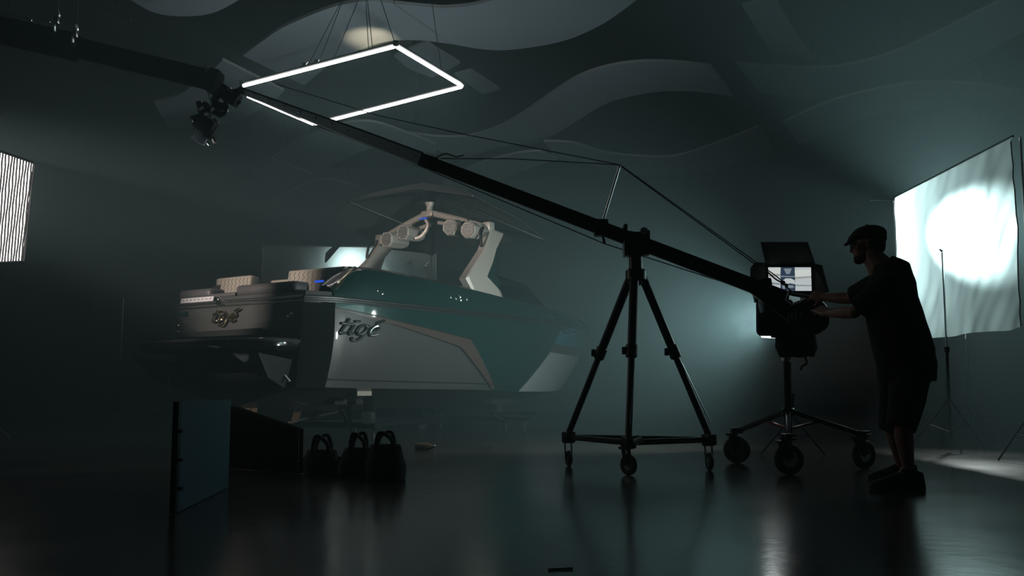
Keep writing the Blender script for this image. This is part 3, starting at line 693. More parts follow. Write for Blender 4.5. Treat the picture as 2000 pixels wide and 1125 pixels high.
bb(MB().bar(V((-0.14, -0.93, 0.86)), V((-0.12, -1.06, 0.74)), 0.03, 0.012), 'stern_glint', 'vinyl_white')  # white bar drawn as the diagonal highlight below the platform
def propeller():
    c = V((0.78, 0, 0.22)); ax = V((-0.97, 0, -0.2)).normalized()
    hub = bb(MB().tube([c - ax * 0.07, c + ax * 0.07], [0.045, 0.03], 12), 'propeller', 'bronze'); u = ax.orthogonal().normalized(); w = ax.cross(u)
    for k in range(4):
        a = k * math.pi / 2 + 0.4; e = u * math.cos(a) + w * math.sin(a); f = -u * math.sin(a) + w * math.cos(a); rows = []
        for i in range(8):
            t = i / 7; rr = 0.035 + 0.16 * t; wd = 0.075 * math.sin(math.pi * (0.12 + 0.8 * t)) + 0.01
            rows.append([c + e * rr + f * wd * q + ax * wd * q * 0.6 * (1 - .5 * t) for q in (-1, -.5, 0, .5, 1)])
        mb = MB().grid(rows); mb.grid([[p + ax * 0.006 for p in r] for r in rows]); mb.build('blade', 'bronze', hub, world=False)
    bb(MB().tube([c - ax * 0.05, V((2.2, 0, 0.42))], 0.018, 8), 'propeller_shaft', 'steel')
    bb(MB().prism([V((0.95, -0.02, 0.42)), V((1.1, -0.02, 0.42)), V((1.0, -0.02, 0.24)), V((0.88, -0.02, 0.22))], V((0, 0.04, 0))), 'shaft_strut', 'bronze', smooth=15)
propeller()
# hull fittings
mb = MB()
for x, z, r in ((1.05, 1.83, .02), (1.12, 1.80, .02), (2.45, 1.86, .018), (2.55, 1.85, .018), (2.66, 1.88, .026), (2.68, 1.84, .026), (2.80, 1.86, .018), (5.0, 1.765, .016), (5.15, 1.76, .018), (6.35, 1.60, .014), (6.42, 1.60, .014)):
    us = np.linspace(0, 1, 200); xs = [hull_side(float(u), 1).x for u in us]; u = float(us[np.argmin(np.abs(np.array(xs) - x))])
    a = hull_side(u, 1); b = top_edge(u); k = (z - ZR) / max(b.z - ZR, .01); p = a.lerp(b, k) if k > 0 else hull_side(u, 1 + k * .2)
    mb.ell(p + V((0, -0.012, 0)), (r * 1.35, r * .9, r * 1.35), n=8)
bb(mb, 'side_fittings', 'chrome', label='small chrome vents and buttons on the starboard side')
mb = MB(); uc = 0.745
P = [hull_side(0.66, 0.985), hull_side(0.69, 0.93), hull_side(0.72, 0.87), hull_side(0.76, 0.90), hull_side(0.80, 0.955)]
mb.tube([p + V((0, -0.015, 0)) for p in crv(P, 5)], 0.012, 6); bb(mb, 'side_vent_trim', 'gold_chrome')

# chrome lettering, built from bent bars
def stroke_letters(place, name):
    """place(u, v) -> surface point; u right 0..W, v up; x-height 1"""
    S = 0.22
    def sl(x, y): return (x + y * 0.32, y)
    L = [ [(0.35, 1.55), (0.25, 0.9), (0.12, 0.25), (0.2, 0.02), (0.55, 0.1)], [(-0.15, 1.02), (0.25, 1.05), (0.75, 1.0)],
          [(0.95, 0.95), (0.88, 0.5), (0.82, 0.15), (0.95, 0.02), (1.2, 0.12)], [(0.92, 1.32), (1.30, 1.34)],
          [(2.15, 0.85), (1.85, 1.0), (1.5, 0.8), (1.4, 0.35), (1.6, 0.05), (1.95, 0.1), (2.15, 0.45)], [(2.2, 0.98), (2.12, 0.4), (2.0, -0.25), (1.7, -0.6), (1.3, -0.52), (1.25, -0.3)],
          [(2.55, 0.5), (2.9, 0.55), (3.2, 0.78), (2.98, 1.0), (2.65, 0.8), (2.5, 0.4), (2.65, 0.05), (3.0, 0.02), (3.3, 0.2)], [(2.85, 1.25), (3.15, 1.42), (3.5, 1.62)] ]
    mb = MB()
    for st_ in L:
        pts = crv([V((*sl(x, y), 0)) for x, y in st_], 5); mb.tube([place(p.x, p.y) for p in pts], 0.017, 8)
    return mb
def on_side(u, v):
    x = 1.0 - 0.0; s = 0.155
    uu = max(0.004, 0.006 + u * 0.0235); tt = 0.61 + v * 0.115
    return hull_side(min(uu, .5), tt) + V((0, -0.022, 0))
bb(stroke_letters(on_side, 'l'), 'side_lettering', 'chrome', label='chrome brand script on the starboard side')
def on_tr(u, v): return tw(0.40 - u * 0.125, 1.46 + v * 0.088, 0.03)
bb(stroke_letters(on_tr, 'l'), 'transom_lettering', 'gold_chrome', label='chrome brand script on the transom')

# tower
def leg(s):
    y0, y1 = 1.16 * s, 1.10 * s
    o = bp = None
    prof = [(3.68, 2.98), (3.44, 2.64), (3.08, 2.32), (2.92, 2.17), (3.08, 1.96), (3.82, 1.90), (3.72, 2.12), (3.68, 2.40), (3.78, 2.72), (4.00, 2.95)]
    def Y(z): return (1.20 - 0.14 * (z - 1.9)) * s
    out = [V((x, Y(z) + 0.05 * s, z)) for x, z in prof]; inn = [V((x, Y(z) - 0.06 * s, z)) for x, z in prof]
    cx, cz = 3.34, 2.5
    mb = MB(); n = len(prof)
    inset = [V((p.x + (3.40 + (p.z - 2.4) * 0.62 - p.x) * 0.15, p.y + 0.02 * s, p.z + (0.03 if p.z < 2.4 else -0.03))) for p in out]
    mb.loft([[p + V((0, 0.0, 0)) for p in inn], out, inset], cap=True)
    l = bb(mb, 'tower_leg', 'tower_beige', smooth=12, label='beige %s tower leg' % ('starboard' if s < 0 else 'port'))
    g = MB(); pan = [(3.755, 2.70), (3.60, 2.46), (3.42, 2.24), (3.70, 2.06), (3.665, 2.38)]
    g.prism([V((x, Y(z) + 0.075 * s, z)) for x, z in pan], V((0, -0.03 * s, 0))); g.build('leg_window', 'teal_flake', l, world=False, smooth=10)
    g = MB(); g.box((3.60, Y(2.25) + 0.085 * s, 2.25), (0.05, 0.01, 0.12), Matrix.Rotation(0.4, 3, 'Y')); g.build('badge', 'chrome', l, world=False)
    for x_, z in ((3.035, 2.265), (3.175, 2.385)):
        g = MB(); g.bar(V((x_ - .045, Y(z), z - .045)), V((x_ + .045, Y(z), z + .038)), 0.06, 0.02, up=(1, 0, 0)); g.build('leg_inlay', 'line_black', l, world=False)
leg(-1); leg(1)
pk = 3.30
for s in (-1, 1):
    P = crv([V((3.72, 1.06 * s, 2.92)), V((3.68, 0.98 * s, 3.01)), V((3.64, 0.5 * s, 3.17)), V((3.62, 0.06 * s, pk))], 6)
    bb(MB().tube(P, [0.05] * len(P), 12), 'tower_crossbar', 'tower_beige', smooth=50)
    bb(MB().box((3.70, 1.04 * s, 3.00), (0.14, 0.14, 0.16), bev=.03), 'corner_cap', 'tower_beige')
    P = [V((3.86, 1.02 * s, 2.91)), V((3.80, 0.5 * s, 3.09)), V((3.78, 0.05 * s, 3.18))]
    bb(MB().tube(crv(P, 5), 0.032, 10), 'tower_rear_bar', 'tower_beige', smooth=50)
mb = MB().tube([V((3.62, 0.0, 3.26)), V((3.62, 0, 3.42))], [0.055, 0.045], 12); mb.tube([V((3.62, 0, 3.41)), V((3.62, 0, 3.47))], [0.05, 0.075], 12); mb.box((3.62, 0, 3.29), (0.16, 0.22, 0.1), bev=.03)
bb(mb, 'tow_point', 'tower_beige', smooth=40)
bb(MB().tube(crv([V((3.64, 0.10, 3.24)), V((3.66, 0.06, 3.12)), V((3.64, 0.16, 2.98)), V((3.60, 0.26, 2.94))], 5), 0.03, 8), 'mirror_arm', 'tower_beige')
bb(MB().box((3.57, 0.08, 3.225), (0.02, 0.14, 0.012)), 'tower_light', 'led_blue', label='blue LED strip under the tower peak')
def speaker(y, z, yaw, x0, r=0.125):
    c = V((x0, y, z)); ax = V((-math.cos(yaw), math.sin(yaw), 0.0)); u = V((0, 0, 1)); w = ax.cross(u).normalized()
    def ring(rr, d, n=8, off=math.pi / 8): return [c + ax * d + (w * math.cos(k * 2 * math.pi / n + off) + u * math.sin(k * 2 * math.pi / n + off)) * rr for k in range(n)]
    mb = MB().loft([ring(r * 0.55, -0.42), ring(r * 0.9, -0.30), ring(r * 1.0, -0.08), ring(r * 1.04, 0), ring(r * 0.93, 0.03), ring(r * 0.80, 0.012)], cap=True)
    o = bb(mb, 'speaker_pod', 'tower_beige', smooth=20)
    MB().loft([ring(r * 0.79, 0.0135), ring(r * 0.79, 0.016)], cap=True).build('speaker_cone', 'line_black', o, world=False, smooth=10)
    g = MB(); zz = -0.8
    for k in range(9):
        q = (k - 4) / 4.5 * r * 0.78; hw = math.sqrt(max((r * 0.80) ** 2 - q * q, 1e-4)); g.bar(c + ax * 0.022 + u * q - w * hw, c + ax * 0.022 + u * q + w * hw, 0.012, 0.008)
    g.build('grille', 'tower_beige', o, world=False)
    m2 = MB().tube([c - ax * 0.15 + u * r * .9, V((3.66, y, 3.29 - 0.28 * abs(y)))], 0.025, 8); m2.build('speaker_clamp', 'tower_beige', o, world=False)
speaker(0.56, 2.91, 0.05, 3.30); speaker(0.36, 3.02, 0.05, 3.44); speaker(-0.60, 3.00, -0.12, 3.36); speaker(-0.93, 2.93, -0.12, 3.36)
for s in (-1, 1):
    bb(MB().tube(crv([V((3.55, 1.05 * s, 2.98)), V((3.46, 1.08 * s, 2.86)), V((3.44, 1.10 * s, 2.68))], 5), 0.022, 8), 'board_rack_strap', 'black_metal')
    mb = MB().prism([V((3.75, 1.18 * s, 2.72)), V((3.58, 1.2 * s, 2.55)), V((3.55, 1.22 * s, 2.36)), V((3.62, 1.2 * s, 2.48))], V((0, 0.03 * s, 0))); 
mb = MB().prism([V((2.72, 1.25, 2.55)), V((2.74, 1.25, 2.70)), V((3.02, 1.24, 2.93)), V((3.02, 1.24, 2.85))], V((0, 0.04, 0))); bb(mb, 'folded_board_rack', 'black_metal', smooth=10)
# canopy (bimini)
def canopy():
    T = [V((2.94, 1.28, 3.36)), V((2.90, 0.95, 3.50)), V((2.94, -0.30, 3.56)), V((3.12, -1.18, 3.38)), V((4.1, -1.30, 3.18)), V((4.95, -1.22, 2.99)), V((5.05, 0.0, 3.04)), V((4.86, 0.92, 2.93)), V((4.15, 1.28, 2.95)), V((3.4, 1.36, 3.16))]
    c = V((3.75, 0, 3.70)); rows = [[c.lerp(p, k) + V((0, 0, 0.35 * k * (1 - k))) for p in T] for k in (0.02, 0.35, 0.7, 1.0)]
    mb = MB().loft(rows, cap=False); rows2 = [[p + V((0, 0, -0.03)) for p in r] for r in rows]; mb.loft(rows2, cap=False); mb.loft([rows[-1], rows2[-1]], cap=False)
    o = bb(mb, 'canopy', 'canopy', smooth=20, label='black canopy fabric above the tower')
    f = MB()
    for i in (1, 3, 5, 7): f.tube([T[i] + V((0, 0, -0.03)), c + V((0, 0, -0.06))], 0.018, 6)
    f.tube([T[1] + V((0, 0, -.04)), V((3.66, 0.5, 3.18))], .016, 6); f.tube([T[3] + V((0, 0, -.04)), V((3.66, -0.7, 3.11))], .016, 6); f.tube([T[5] + V((0, 0, -.04)), V((3.8, -1.0, 2.98))], .016, 6); f.tube([T[7] + V((0, 0, -.04)), V((3.8, 1.0, 2.98))], .016, 6)
    f.build('canopy_frame', 'black_metal', o, world=False)
canopy()
# windshield
def windshield():
    for s in (-1, 1):
        P = [V((3.75, -1.13, 1.98)), V((5.55, -0.92, 1.88)), V((4.95, -0.86, 2.27)), V((3.85, -1.02, 2.32))]; P = [mir(p, -s) if s > 0 else p for p in P]; P = [V((p.x, abs(p.y) * (1 if s > 0 else -1), p.z)) for p in P]
        o = bb(MB().add(P, [(0, 1, 2, 3)]), 'windshield_glass', 'glass', smooth=0)
        f = MB()
        f.tube([P[3], P[2]], 0.018, 8); f.tube([P[2], P[1]], 0.016, 8); f.tube([P[0], P[1]], 0.012, 8); f.build('glass_frame', 'black_metal', o, world=False)
    P = [V((5.55, -0.92, 1.88)), V((4.95, -0.86, 2.27)), V((4.95, 0.86, 2.27)), V((5.55, 0.92, 1.88))]
    o = bb(MB().add(P, [(0, 1, 2, 3)]), 'windshield_glass', 'glass', smooth=0); MB().tube([P[1], P[2]], 0.018, 8).build('glass_frame', 'black_metal', o, world=False)
windshield()
mb = MB().tube([V((4.35, -0.6, 1.95)), V((4.30, -0.62, 2.15))], 0.02, 8); mb.box((4.30, -0.62, 2.17), (0.06, 0.16, 0.05), bev=.01); bb(mb, 'mirror', 'black_metal')
mb = MB().disc((3.95, -0.55, 1.98), (-0.8, 0, 0.6), 0.17, 0.03, r_in=0.145); bb(mb, 'steering_wheel', 'black_metal')

# ------------------------------------------------------------------ boat dolly
def caster(name, p, parent, r=0.06, w=0.035, yaw=0.0, h=None, fm='black_metal', hub=True, world=True, plate='steel'):
    """p = ground contact; swivel fork and wheel"""
    p = V(p); ax = V((math.cos(yaw), math.sin(yaw), 0)); fw = V((-math.sin(yaw), math.cos(yaw), 0)); h = h or r * 2.35
    wc = p + V((0, 0, r)); top = p + V((0, 0, h)) + fw * r * 0.35
    mb = MB()
    for sgn in (-1, 1):
        mb.bar(wc + ax * sgn * (w * .5 + .008), top + ax * sgn * (w * .5 + .008) + V((0, 0, -0.02)), r * 0.5, 0.005, up=ax)
    mb.box(top + V((0, 0, -0.012)), (w + .04, w + .04, 0.02), Matrix.Rotation(yaw, 3, 'Z'), bev=.004); mb.tube([top, top + V((0, 0, 0.03))], 0.016, 8)
    o = mb.build(name, fm, parent, world=world)
    wo = MB().disc(wc, ax, r, w, bev=w * .3, r_in=r * .55).build('wheel', 'rubber', None); 
    def adopt(ch):
        ch.parent = o
        if world is False: pass
        else: ch.matrix_parent_inverse = Matrix.Identity(4) if parent is None else (wm(o)).inverted()
    adopt(wo)
    hb_ = MB().disc(wc, ax, r * .56, w * .7, r_in=.008); hb_.disc(wc, ax, r * .16, w * 1.25); adopt(hb_.build('wheel_hub', plate, None))
    return o
def Bw(x, y, z): return BM @ V((x, y, z))
dolly = thing('boat_dolly', 'black steel wheeled dolly carrying the boat', 'boat dolly', tuple(Bw(2.5, 0, 0)))
for x, in ((1.35,), (4.7,)):
    MB().bar(Bw(x, -1.05, 0.20), Bw(x, 1.05, 0.20), 0.10, 0.07).build('cross_beam', 'black_metal', dolly)
for y in (-0.55, 0.55):
    MB().bar(Bw(1.35, y, 0.20), Bw(4.7, y, 0.20), 0.07, 0.05).build('long_beam', 'black_metal', dolly)
    for x in (1.35, 4.7):
        top = 0.53 if x < 2 else 0.50
        MB().bar(Bw(x, y, 0.2), Bw(x, y, top - 0.05), 0.09, 0.09, up=(0, 1, 0)).build('post', 'black_metal', dolly)
        MB().bar(Bw(x - .32, y, top - 0.03), Bw(x + .32, y, top - 0.035), 0.16, 0.07).build('bunk', 'black_cloth', dolly)
for x in (1.35, 4.7):
    for i, y in enumerate((-1.02, -0.62, 0.62, 1.02)):
        caster('caster', Bw(x + (0.03 if i % 2 else -.03), y, 0), dolly, 0.065, 0.04, yaw=BYAW + 0.5 * i - .6, h=0.17)
MB().bar(Bw(1.35, -0.55, .24), Bw(0.75, -1.0, 0.42), 0.05, 0.05).build('brace', 'black_metal', dolly)
MB().bar(Bw(1.35, -0.9, .28), Bw(1.35, -0.9, .56), 0.12, 0.12, up=(0, 1, 0)).build('jack', 'black_metal', dolly)
MB().box(Bw(1.35, -0.9, 0.30), (0.16, 0.16, 0.16), bev=.02).build('jack_gearbox', 'steel', dolly)
MB().box(Bw(1.1, -0.98, 0.60), (0.26, 0.16, 0.06), Matrix.Rotation(-BYAW + 1.57, 3, 'Z'), bev=.01).build('wood_chock', 'vinyl_beige', dolly, label='pale block wedged under the chine')
for x0, x1_ in ((4.0, 4.6), (4.6, 5.1)):
    P = [Bw(x0, -0.9, 0.30), Bw((x0 + x1_) / 2, -0.95, 0.19), Bw(x1_, -0.9, 0.28)]; MB().tube(crv(P, 6), 0.012, 6).build('chain', 'steel', dolly)
MB().bar(Bw(4.0, -0.9, 0.30), Bw(5.15, -0.9, 0.28), 0.04, 0.04).build('side_beam', 'black_metal', dolly)
# ------------------------------------------------------------------ camera crane
A0, A1 = at(1535, 583, 7.45), at(466, 176, 9.0)      # rear end and tip of the arm
def ap(px):   # point of the arm axis seen at image column px
    best = min((abs((1000 + F_PX * (A1.lerp(A0, k / 400).x) / (A1.lerp(A0, k / 400).y * math.cos(PITCH) + (A1.lerp(A0, k / 400).z - CAM_H) * math.sin(PITCH))) - px), k) for k in range(401)); return A1.lerp(A0, best[1] / 400)
PV = ap(1240)
crane = thing('camera_crane', 'long black camera crane arm on a wheeled tripod, reaching over the boat', 'camera crane', (PV.x, PV.y, 0))
J = ap(845)
dA = (A0 - A1).normalized()
_m = MB(); _r = []
for _k, _h in ((0.0, 0.052), (0.15, 0.058), (0.36, 0.074), (0.62, 0.108), (1.0, 0.118)):
    _p = A1.lerp(J, _k); _s = (J - A1).cross(V((0, 0, 1))).normalized(); _u = _s.cross(J - A1).normalized()
    _r.append([_p + _s * (a * .5 * min(.09, _h)) + _u * (b * .5 * _h) for a, b in ((-1, -.8), (-.8, -1), (.8, -1), (1, -.8), (1, .8), (.8, 1), (-.8, 1), (-1, .8))])
_m.loft(_r); _m.build('front_arm', 'arm_lit', crane, label='front section of the crane arm, bluish lamplight put into its colour')
MB().bar(J, A0, 0.08, 0.115, bev=0.012).build('rear_arm', 'black_metal', crane)
MB().bar(J - dA * 0.12, J + dA * 0.06, 0.10, 0.125, bev=0.015).build('arm_joint', 'black_metal', crane)
upA = V((0, 0, 1)); upA = (upA - dA * upA.dot(dA)).normalized()
MB().tube([A1 + upA * .030, A1.lerp(J, .36) + upA * .042, A1.lerp(J, .62) + upA * .058, J + upA * .062], 0.007, 6).build('arm_rail', 'black_metal', crane)
# mast and stays
mb_, mt_ = ap(1173), at(1211, 322, ap(1173).y)
MB().tube([mb_, mt_], 0.010, 8).build('mast', 'steel', crane)
MB().box(mb_, (0.12, 0.12, 0.14), bev=.02).build('mast_clamp', 'black_metal', crane)
sp1 = at(1181, 476, ap(1173).y); MB().tube([mb_, sp1], 0.011, 8).build('lower_spreader', 'black_metal', crane)
MB().tube([mb_ + V((-.05, 0, 0)), at(1132, 442, ap(1173).y - 0.05)], 0.012, 8).build('side_spreader', 'black_metal', crane)
CB = at(1478, 513, 7.5)
def wire(P, r=0.0042, nm='stay_cable'): MB().tube(P, r, 5).build(nm, 'cable', crane)
wire([mt_, CB]); wire([mt_ + V((0, .02, 0)), CB + V((0.02, 0.02, -0.03))])
wire([mt_, at(905, 262, 8.5), at(740, 226, 8.7), A1 + V((0.35, 0, 0.06))])
wire([mt_, at(1000, 310, 8.3), J + V((0, 0, 0.05))]); wire(crv([at(905, 303, 8.2), at(890, 306, 8.25), at(870, 300, 8.3), J + upA * .06], 5), 0.007, 'cable_knot')
e1, e2 = at(1478, 572, 7.5), at(1478, 566, 7.55)
w1 = [at(620, 246, 8.9), at(735, 290, 8.7), at(1000, 400, 8.2), sp1, at(1255, 500, 7.9), e1]
w2 = [at(650, 250, 8.9), at(735, 283, 8.7), at(1000, 391, 8.2), at(1170, 457, 8.0), at(1255, 486, 7.9), e2]
wire([A1 + V((.1, 0, -.06))] + w1[:1] + w1[1:], 0.0045); wire([A1 + V((.15, 0, -.06))] + w2, 0.0045)
# bolts along the arm
mb = MB()
for k in range(1, 12): mb.ell(A1.lerp(J, k / 12) + V((0, -0.045, 0)), (.010, .006, .010), n=6)
mb.build('arm_bolts', 'steel', crane)
# pivot head
H = PV + V((0, 0, 0))
MB().box(H + V((0, 0, -0.03)), (0.15, 0.15, 0.20), bev=.02).build('pivot_head', 'black_metal', crane)
MB().box(H + V((-0.085, -0.02, 0.0)), (0.03, 0.13, 0.26), bev=.01).build('pivot_bracket', 'black_metal', crane)
MB().box(H + V((0.095, -0.02, -0.02)), (0.03, 0.13, 0.20), bev=.01).build('pivot_bracket', 'black_metal', crane)
MB().tube([H + V((-0.14, 0, 0.09)), H + V((-0.02, 0, 0.07))], 0.012, 8).build('pivot_lever', 'black_metal', crane)
MB().disc(H + V((0.06, -0.08, 0.07)), (0, 1, 0), 0.03, .03).build('pivot_knob', 'steel', crane)
post_b = V((PV.x, PV.y, PV.z - 0.36))
MB().tube([H + V((0, 0, -0.1)), post_b], [0.055, 0.06], 16).build('centre_post', 'black_metal', crane)
MB().disc(post_b + V((0, 0, 0.08)), (0, 0, 1), 0.085, 0.10, bev=.015).build('bowl', 'black_metal', crane)
WH = [at(1111, 908, 8.33), at(1228, 925, 7.46), at(1386, 916, 7.9)]
for p in WH: p.z = 0
TZ = 0.245
for k, p in enumerate(WH):
    top = V((post_b.x, post_b.y, post_b.z + 0.06)) + (V((p.x, p.y, 0)) - V((PV.x, PV.y, 0))).normalized() * 0.06
    ft = V((p.x, p.y, TZ + 0.03)); md = top.lerp(ft, 0.47)
    leg_ = MB().tube([top, md], 0.036, 12).build('tripod_leg', 'black_metal', crane)
    MB().tube([md, ft], 0.027, 12).build('lower_tube', 'black_metal', leg_)
    dd = (ft - top).normalized(); MB().disc(md, dd, 0.046, 0.11, bev=.01).build('leg_clamp', 'black_metal', leg_)
    MB().box(md + V((-0.06, -0.01, 0.0)), (0.035, 0.03, 0.06), bev=.008).build('clamp_lever', 'black_metal', leg_)
    MB().tube([md + dd * 0.1 + V((0.02, -0.03, 0)), ft + V((0.012, -0.03, 0.1))], 0.005, 5).build('leg_strip', 'steel', leg_)
    MB().box(V((p.x, p.y, TZ)), (0.09, 0.09, 0.09), Matrix.Rotation(0.5, 3, 'Z'), bev=.012).build('foot_block', 'black_metal', leg_)
    MB().tube([ft, ft + V((0, 0, .05))], .012, 8).build('foot_pin', 'chrome', leg_)
    caster('caster', p, crane, (0.066, 0.078, 0.070)[k], 0.04, yaw=(0.2, 0.75, 0.1)[k], h=TZ - 0.03)
for a, b in ((0, 1), (1, 2), (0, 2)):
    MB().bar(V((WH[a].x, WH[a].y, TZ)), V((WH[b].x, WH[b].y, TZ)), 0.045, 0.045, bev=.008).build('spreader_bar', 'black_metal', crane)
MB().tube([V((WH[1].x + .03, WH[1].y - .06, TZ)), V((WH[1].x + .10, WH[1].y - .05, TZ + .03))], 0.022, 10).build('lock_sleeve', 'chrome', crane)
# counterweights and control end
cw = at(1573, 621, 7.42)
ax = V((0.75, -0.55, 0.0)).normalized(); wax = V((0.35, -0.9, 0.1)).normalized()
for k in range(4):
    MB().disc(cw + wax * (k * 0.045 - 0.02), wax, 0.142 - (0.012 if k == 3 else 0), 0.036, n=40, bev=.008, r_in=.02).build('counterweight', 'black_metal', crane)
MB().tube([cw - wax * 0.12, cw + wax * 0.17], 0.016, 10).build('weight_spindle', 'steel', crane)
MB().bar(A0 + dA * -0.25, cw + V((-0.05, 0.05, 0.0)), 0.06, 0.12, bev=.01).build('weight_bracket', 'black_metal', crane)
MB().bar(at(1490, 545, 7.6), at(1500, 610, 7.6), 0.10, 0.16, up=(0, 1, 0), bev=.02).build('end_bracket', 'black_metal', crane)
P = [at(1468, 553, 7.7), at(1512, 560, 7.7), at(1500, 592, 7.7), at(1476, 590, 7.7)]; MB().prism(P, V((0, .05, 0))).build('tail_plate', 'black_metal', crane, smooth=10)
# handle bars at the weights
HB0, HB1 = at(1606, 584, 7.02), at(1548, 575, 7.4)
MB().tube([HB0, HB1], 0.014, 10).build('handle_bar', 'black_metal', crane)
HC0, HC1 = at(1610, 612, 6.80), at(1575, 606, 7.3)
MB().tube([HC0, HC1], 0.014, 10).build('handle_bar', 'black_metal', crane)
# rounded black control case
def rrect(c, ex, ez, w, hgt, r, n=5):
    P = []
    for (sx, sz, a0) in ((1, 1, 0), (-1, 1, 90), (-1, -1, 180), (1, -1, 270)):
        for k in range(n + 1):
            a = math.radians(a0 + 90 * k / n); P.append(c + ex * (sx * (w / 2 - r) + r * math.cos(a)) + ez * (sz * (hgt / 2 - r) + r * math.sin(a)))
    return P
ex, ez = V((0.97, 0.22, 0)).normalized(), V((0.02, 0, 1)).normalized()
case_c = at(1516, 620, 7.95)
o = MB().prism(rrect(case_c, ex, ez, 0.32, 0.30, 0.045), V((0, 0.07, 0))).build('control_case', 'black_cloth', crane, smooth=30, label='black rounded case hanging at the arm end')
MB().box(case_c + V((-0.10, -0.01, 0.135)), (0.008, 0.01, 0.03)).build('case_latch', 'chrome', o)

# remote head and camera at the tip
def camera_head():
    t = thing('remote_camera_head', 'black remote head and cinema camera hanging from the crane tip', 'film camera', tuple(at(405, 225, 9.0)))
    Yd = 9.0; q = lambda x, y, dy=0: at(x, y, Yd + dy)
    MB().tube([q(470, 178), q(446, 182)], 0.03, 10).build('tip_mount', 'black_metal', t)
    mb = MB().box(q(452, 190), (0.16, 0.14, 0.13), Matrix.Rotation(0.5, 3, 'Y'), bev=.02); mb.box(q(440, 178), (0.10, 0.12, 0.09), Matrix.Rotation(0.6, 3, 'Y'), bev=.01); mb.build('level_motor', 'black_metal', t)
    mb = MB().box(q(448, 174, -.08), (0.035, 0.03, 0.028), bev=.006); mb.box(q(453, 179, -.08), (0.02, 0.02, 0.02), bev=.004); mb.build('clamp_bolt', 'chrome', t)
    MB().tube([q(462, 205), q(470, 198)], .014, 6).build('release_lever', 'black_metal', t)
    MB().tube([q(430, 178), q(418, 196), q(425, 212)], [0.035, 0.04, 0.035], 10).build('drop_arm', 'black_metal', t)
    MB().tube(crv([q(406, 179, -.06), q(410, 193, -.06), q(413, 208, -.06)], 4), 0.007, 6).build('steel_rod', 'chrome', t)
    MB().tube(crv([q(438, 200), q(443, 212), q(438, 222), q(425, 226)], 5), 0.022, 8).build('pan_yoke', 'black_metal', t)
    MB().disc(q(425, 212), (0.5, -0.6, 0.5), 0.07, 0.08, bev=.01).build('pan_motor', 'black_metal', t)
    MB().disc(q(399, 210), (0.7, -0.4, 0.3), 0.05, 0.08, bev=.01).build('tilt_motor', 'black_metal', t)
    MB().bar(q(388, 198), q(396, 230), 0.03, 0.05, bev=.005).build('side_arm', 'black_metal', t)
    MB().bar(q(396, 212), q(432, 220), 0.04, 0.05, bev=.005).build('cross_arm', 'black_metal', t)
    MB().disc(q(411, 224, -.08), (0.2, -1, 0), 0.018, 0.03).build('axis_cap', 'chrome', t)
    R_ = Matrix.Rotation(0.55, 3, 'Y') @ Matrix.Rotation(0.2, 3, 'X')
    MB().box(q(404, 245), (0.17, 0.15, 0.15), R_, bev=.015).build('camera_body', 'black_metal', t)
    MB().disc(q(384, 234), (-0.8, -0.3, -0.35), 0.05, 0.10, bev=.01).build('lens', 'black_gloss', t)
    MB().disc(q(378, 238), (-0.8, -0.3, -0.35), 0.055, 0.02, r_in=.04).build('lens_hood', 'black_metal', t)
    mb = MB().tube(crv([q(418, 232), q(424, 240), q(421, 252), q(414, 258)], 5), 0.008, 6); mb.tube(crv([q(392, 226), q(382, 230), q(378, 244), q(388, 252)], 5), 0.006, 6); mb.build('camera_cables', 'cable', t)
    R2 = Matrix.Rotation(0.5, 3, 'Y')
    w_ = MB().box(q(391, 268), (0.13, 0.06, 0.11), R2, bev=.01).build('video_transmitter', 'transmitter', t, label='pale blue boxy transmitter under the camera')
    mb = MB()
    for k in range(4):
        p = q(381 + k * 6, 259 + k * 1.5, -.02); mb.tube([p, p + V((-0.02, 0, 0.07))], 0.006, 6)
    for k in range(2):
        p = q(384, 266 + 9 * k, -.02); mb.tube([p, p + V((-0.05, 0, 0.015))], 0.006, 6)
    mb.build('antenna', 'steel', w_)
    MB().tube([q(414, 267), q(420, 279)], 0.018, 8).build('battery_rod', 'steel', t)
    MB().tube([q(404, 278), q(409, 284)], 0.012, 8).build('mount_pin', 'chrome', t)
    MB().box(q(408, 262), (0.09, 0.09, 0.08), R2, bev=.01).build('battery', 'black_metal', t)
camera_head()
# wrapped beam from the upper left
def beam():
    P = [at(-160, 22, 9.6), at(150, 93, 9.7), at(424, 160, 9.8)]
    t = thing('wrapped_beam', 'thick black wrapped beam coming in from the upper left corner', 'beam', tuple(P[1]))
    mb = MB(); mb.bar(P[0], P[1], 0.2, 0.26, bev=.03, ext=.02); mb.bar(P[1], P[2] + V((0.0, 0, 0)), 0.18, 0.19, bev=.03, ext=.02)
    MBx = mb.build('beam_body', 'duvetyne', t)
    MB().box(P[2] + V((-0.03, 0, 0)), (0.12, 0.22, 0.24), Matrix.Rotation(0.25, 3, 'Y'), bev=.03).build('end_cap', 'duvetyne', t)
    MB().tube([at(400, 126, 9.7), at(404, 142, 9.7)], 0.010, 6).build('end_pin', 'steel', t)
    for x, y0, y1 in ((113, 18, 66), (149, 48, 88)):
        c0 = at(x, y0, 9.5); c1 = at(x - 6, y1, 9.6); mb = MB().tube([V((c0.x, c0.y, ZC + .02)), c0], .008, 6)
        mb.tube(crv([c0, c0.lerp(c1, .3) + V((.02, 0, 0)), c0.lerp(c1, .6) + V((-.015, 0, 0)), c1], 4), .014, 6); mb.box(c0.lerp(c1, .45), (.05, .05, .07), bev=.01); mb.box(c1, (.06, .05, .05), Matrix.Rotation(.6, 3, 'Y'), bev=.01); mb.build('hanger_clamp', 'steel', t)
beam()
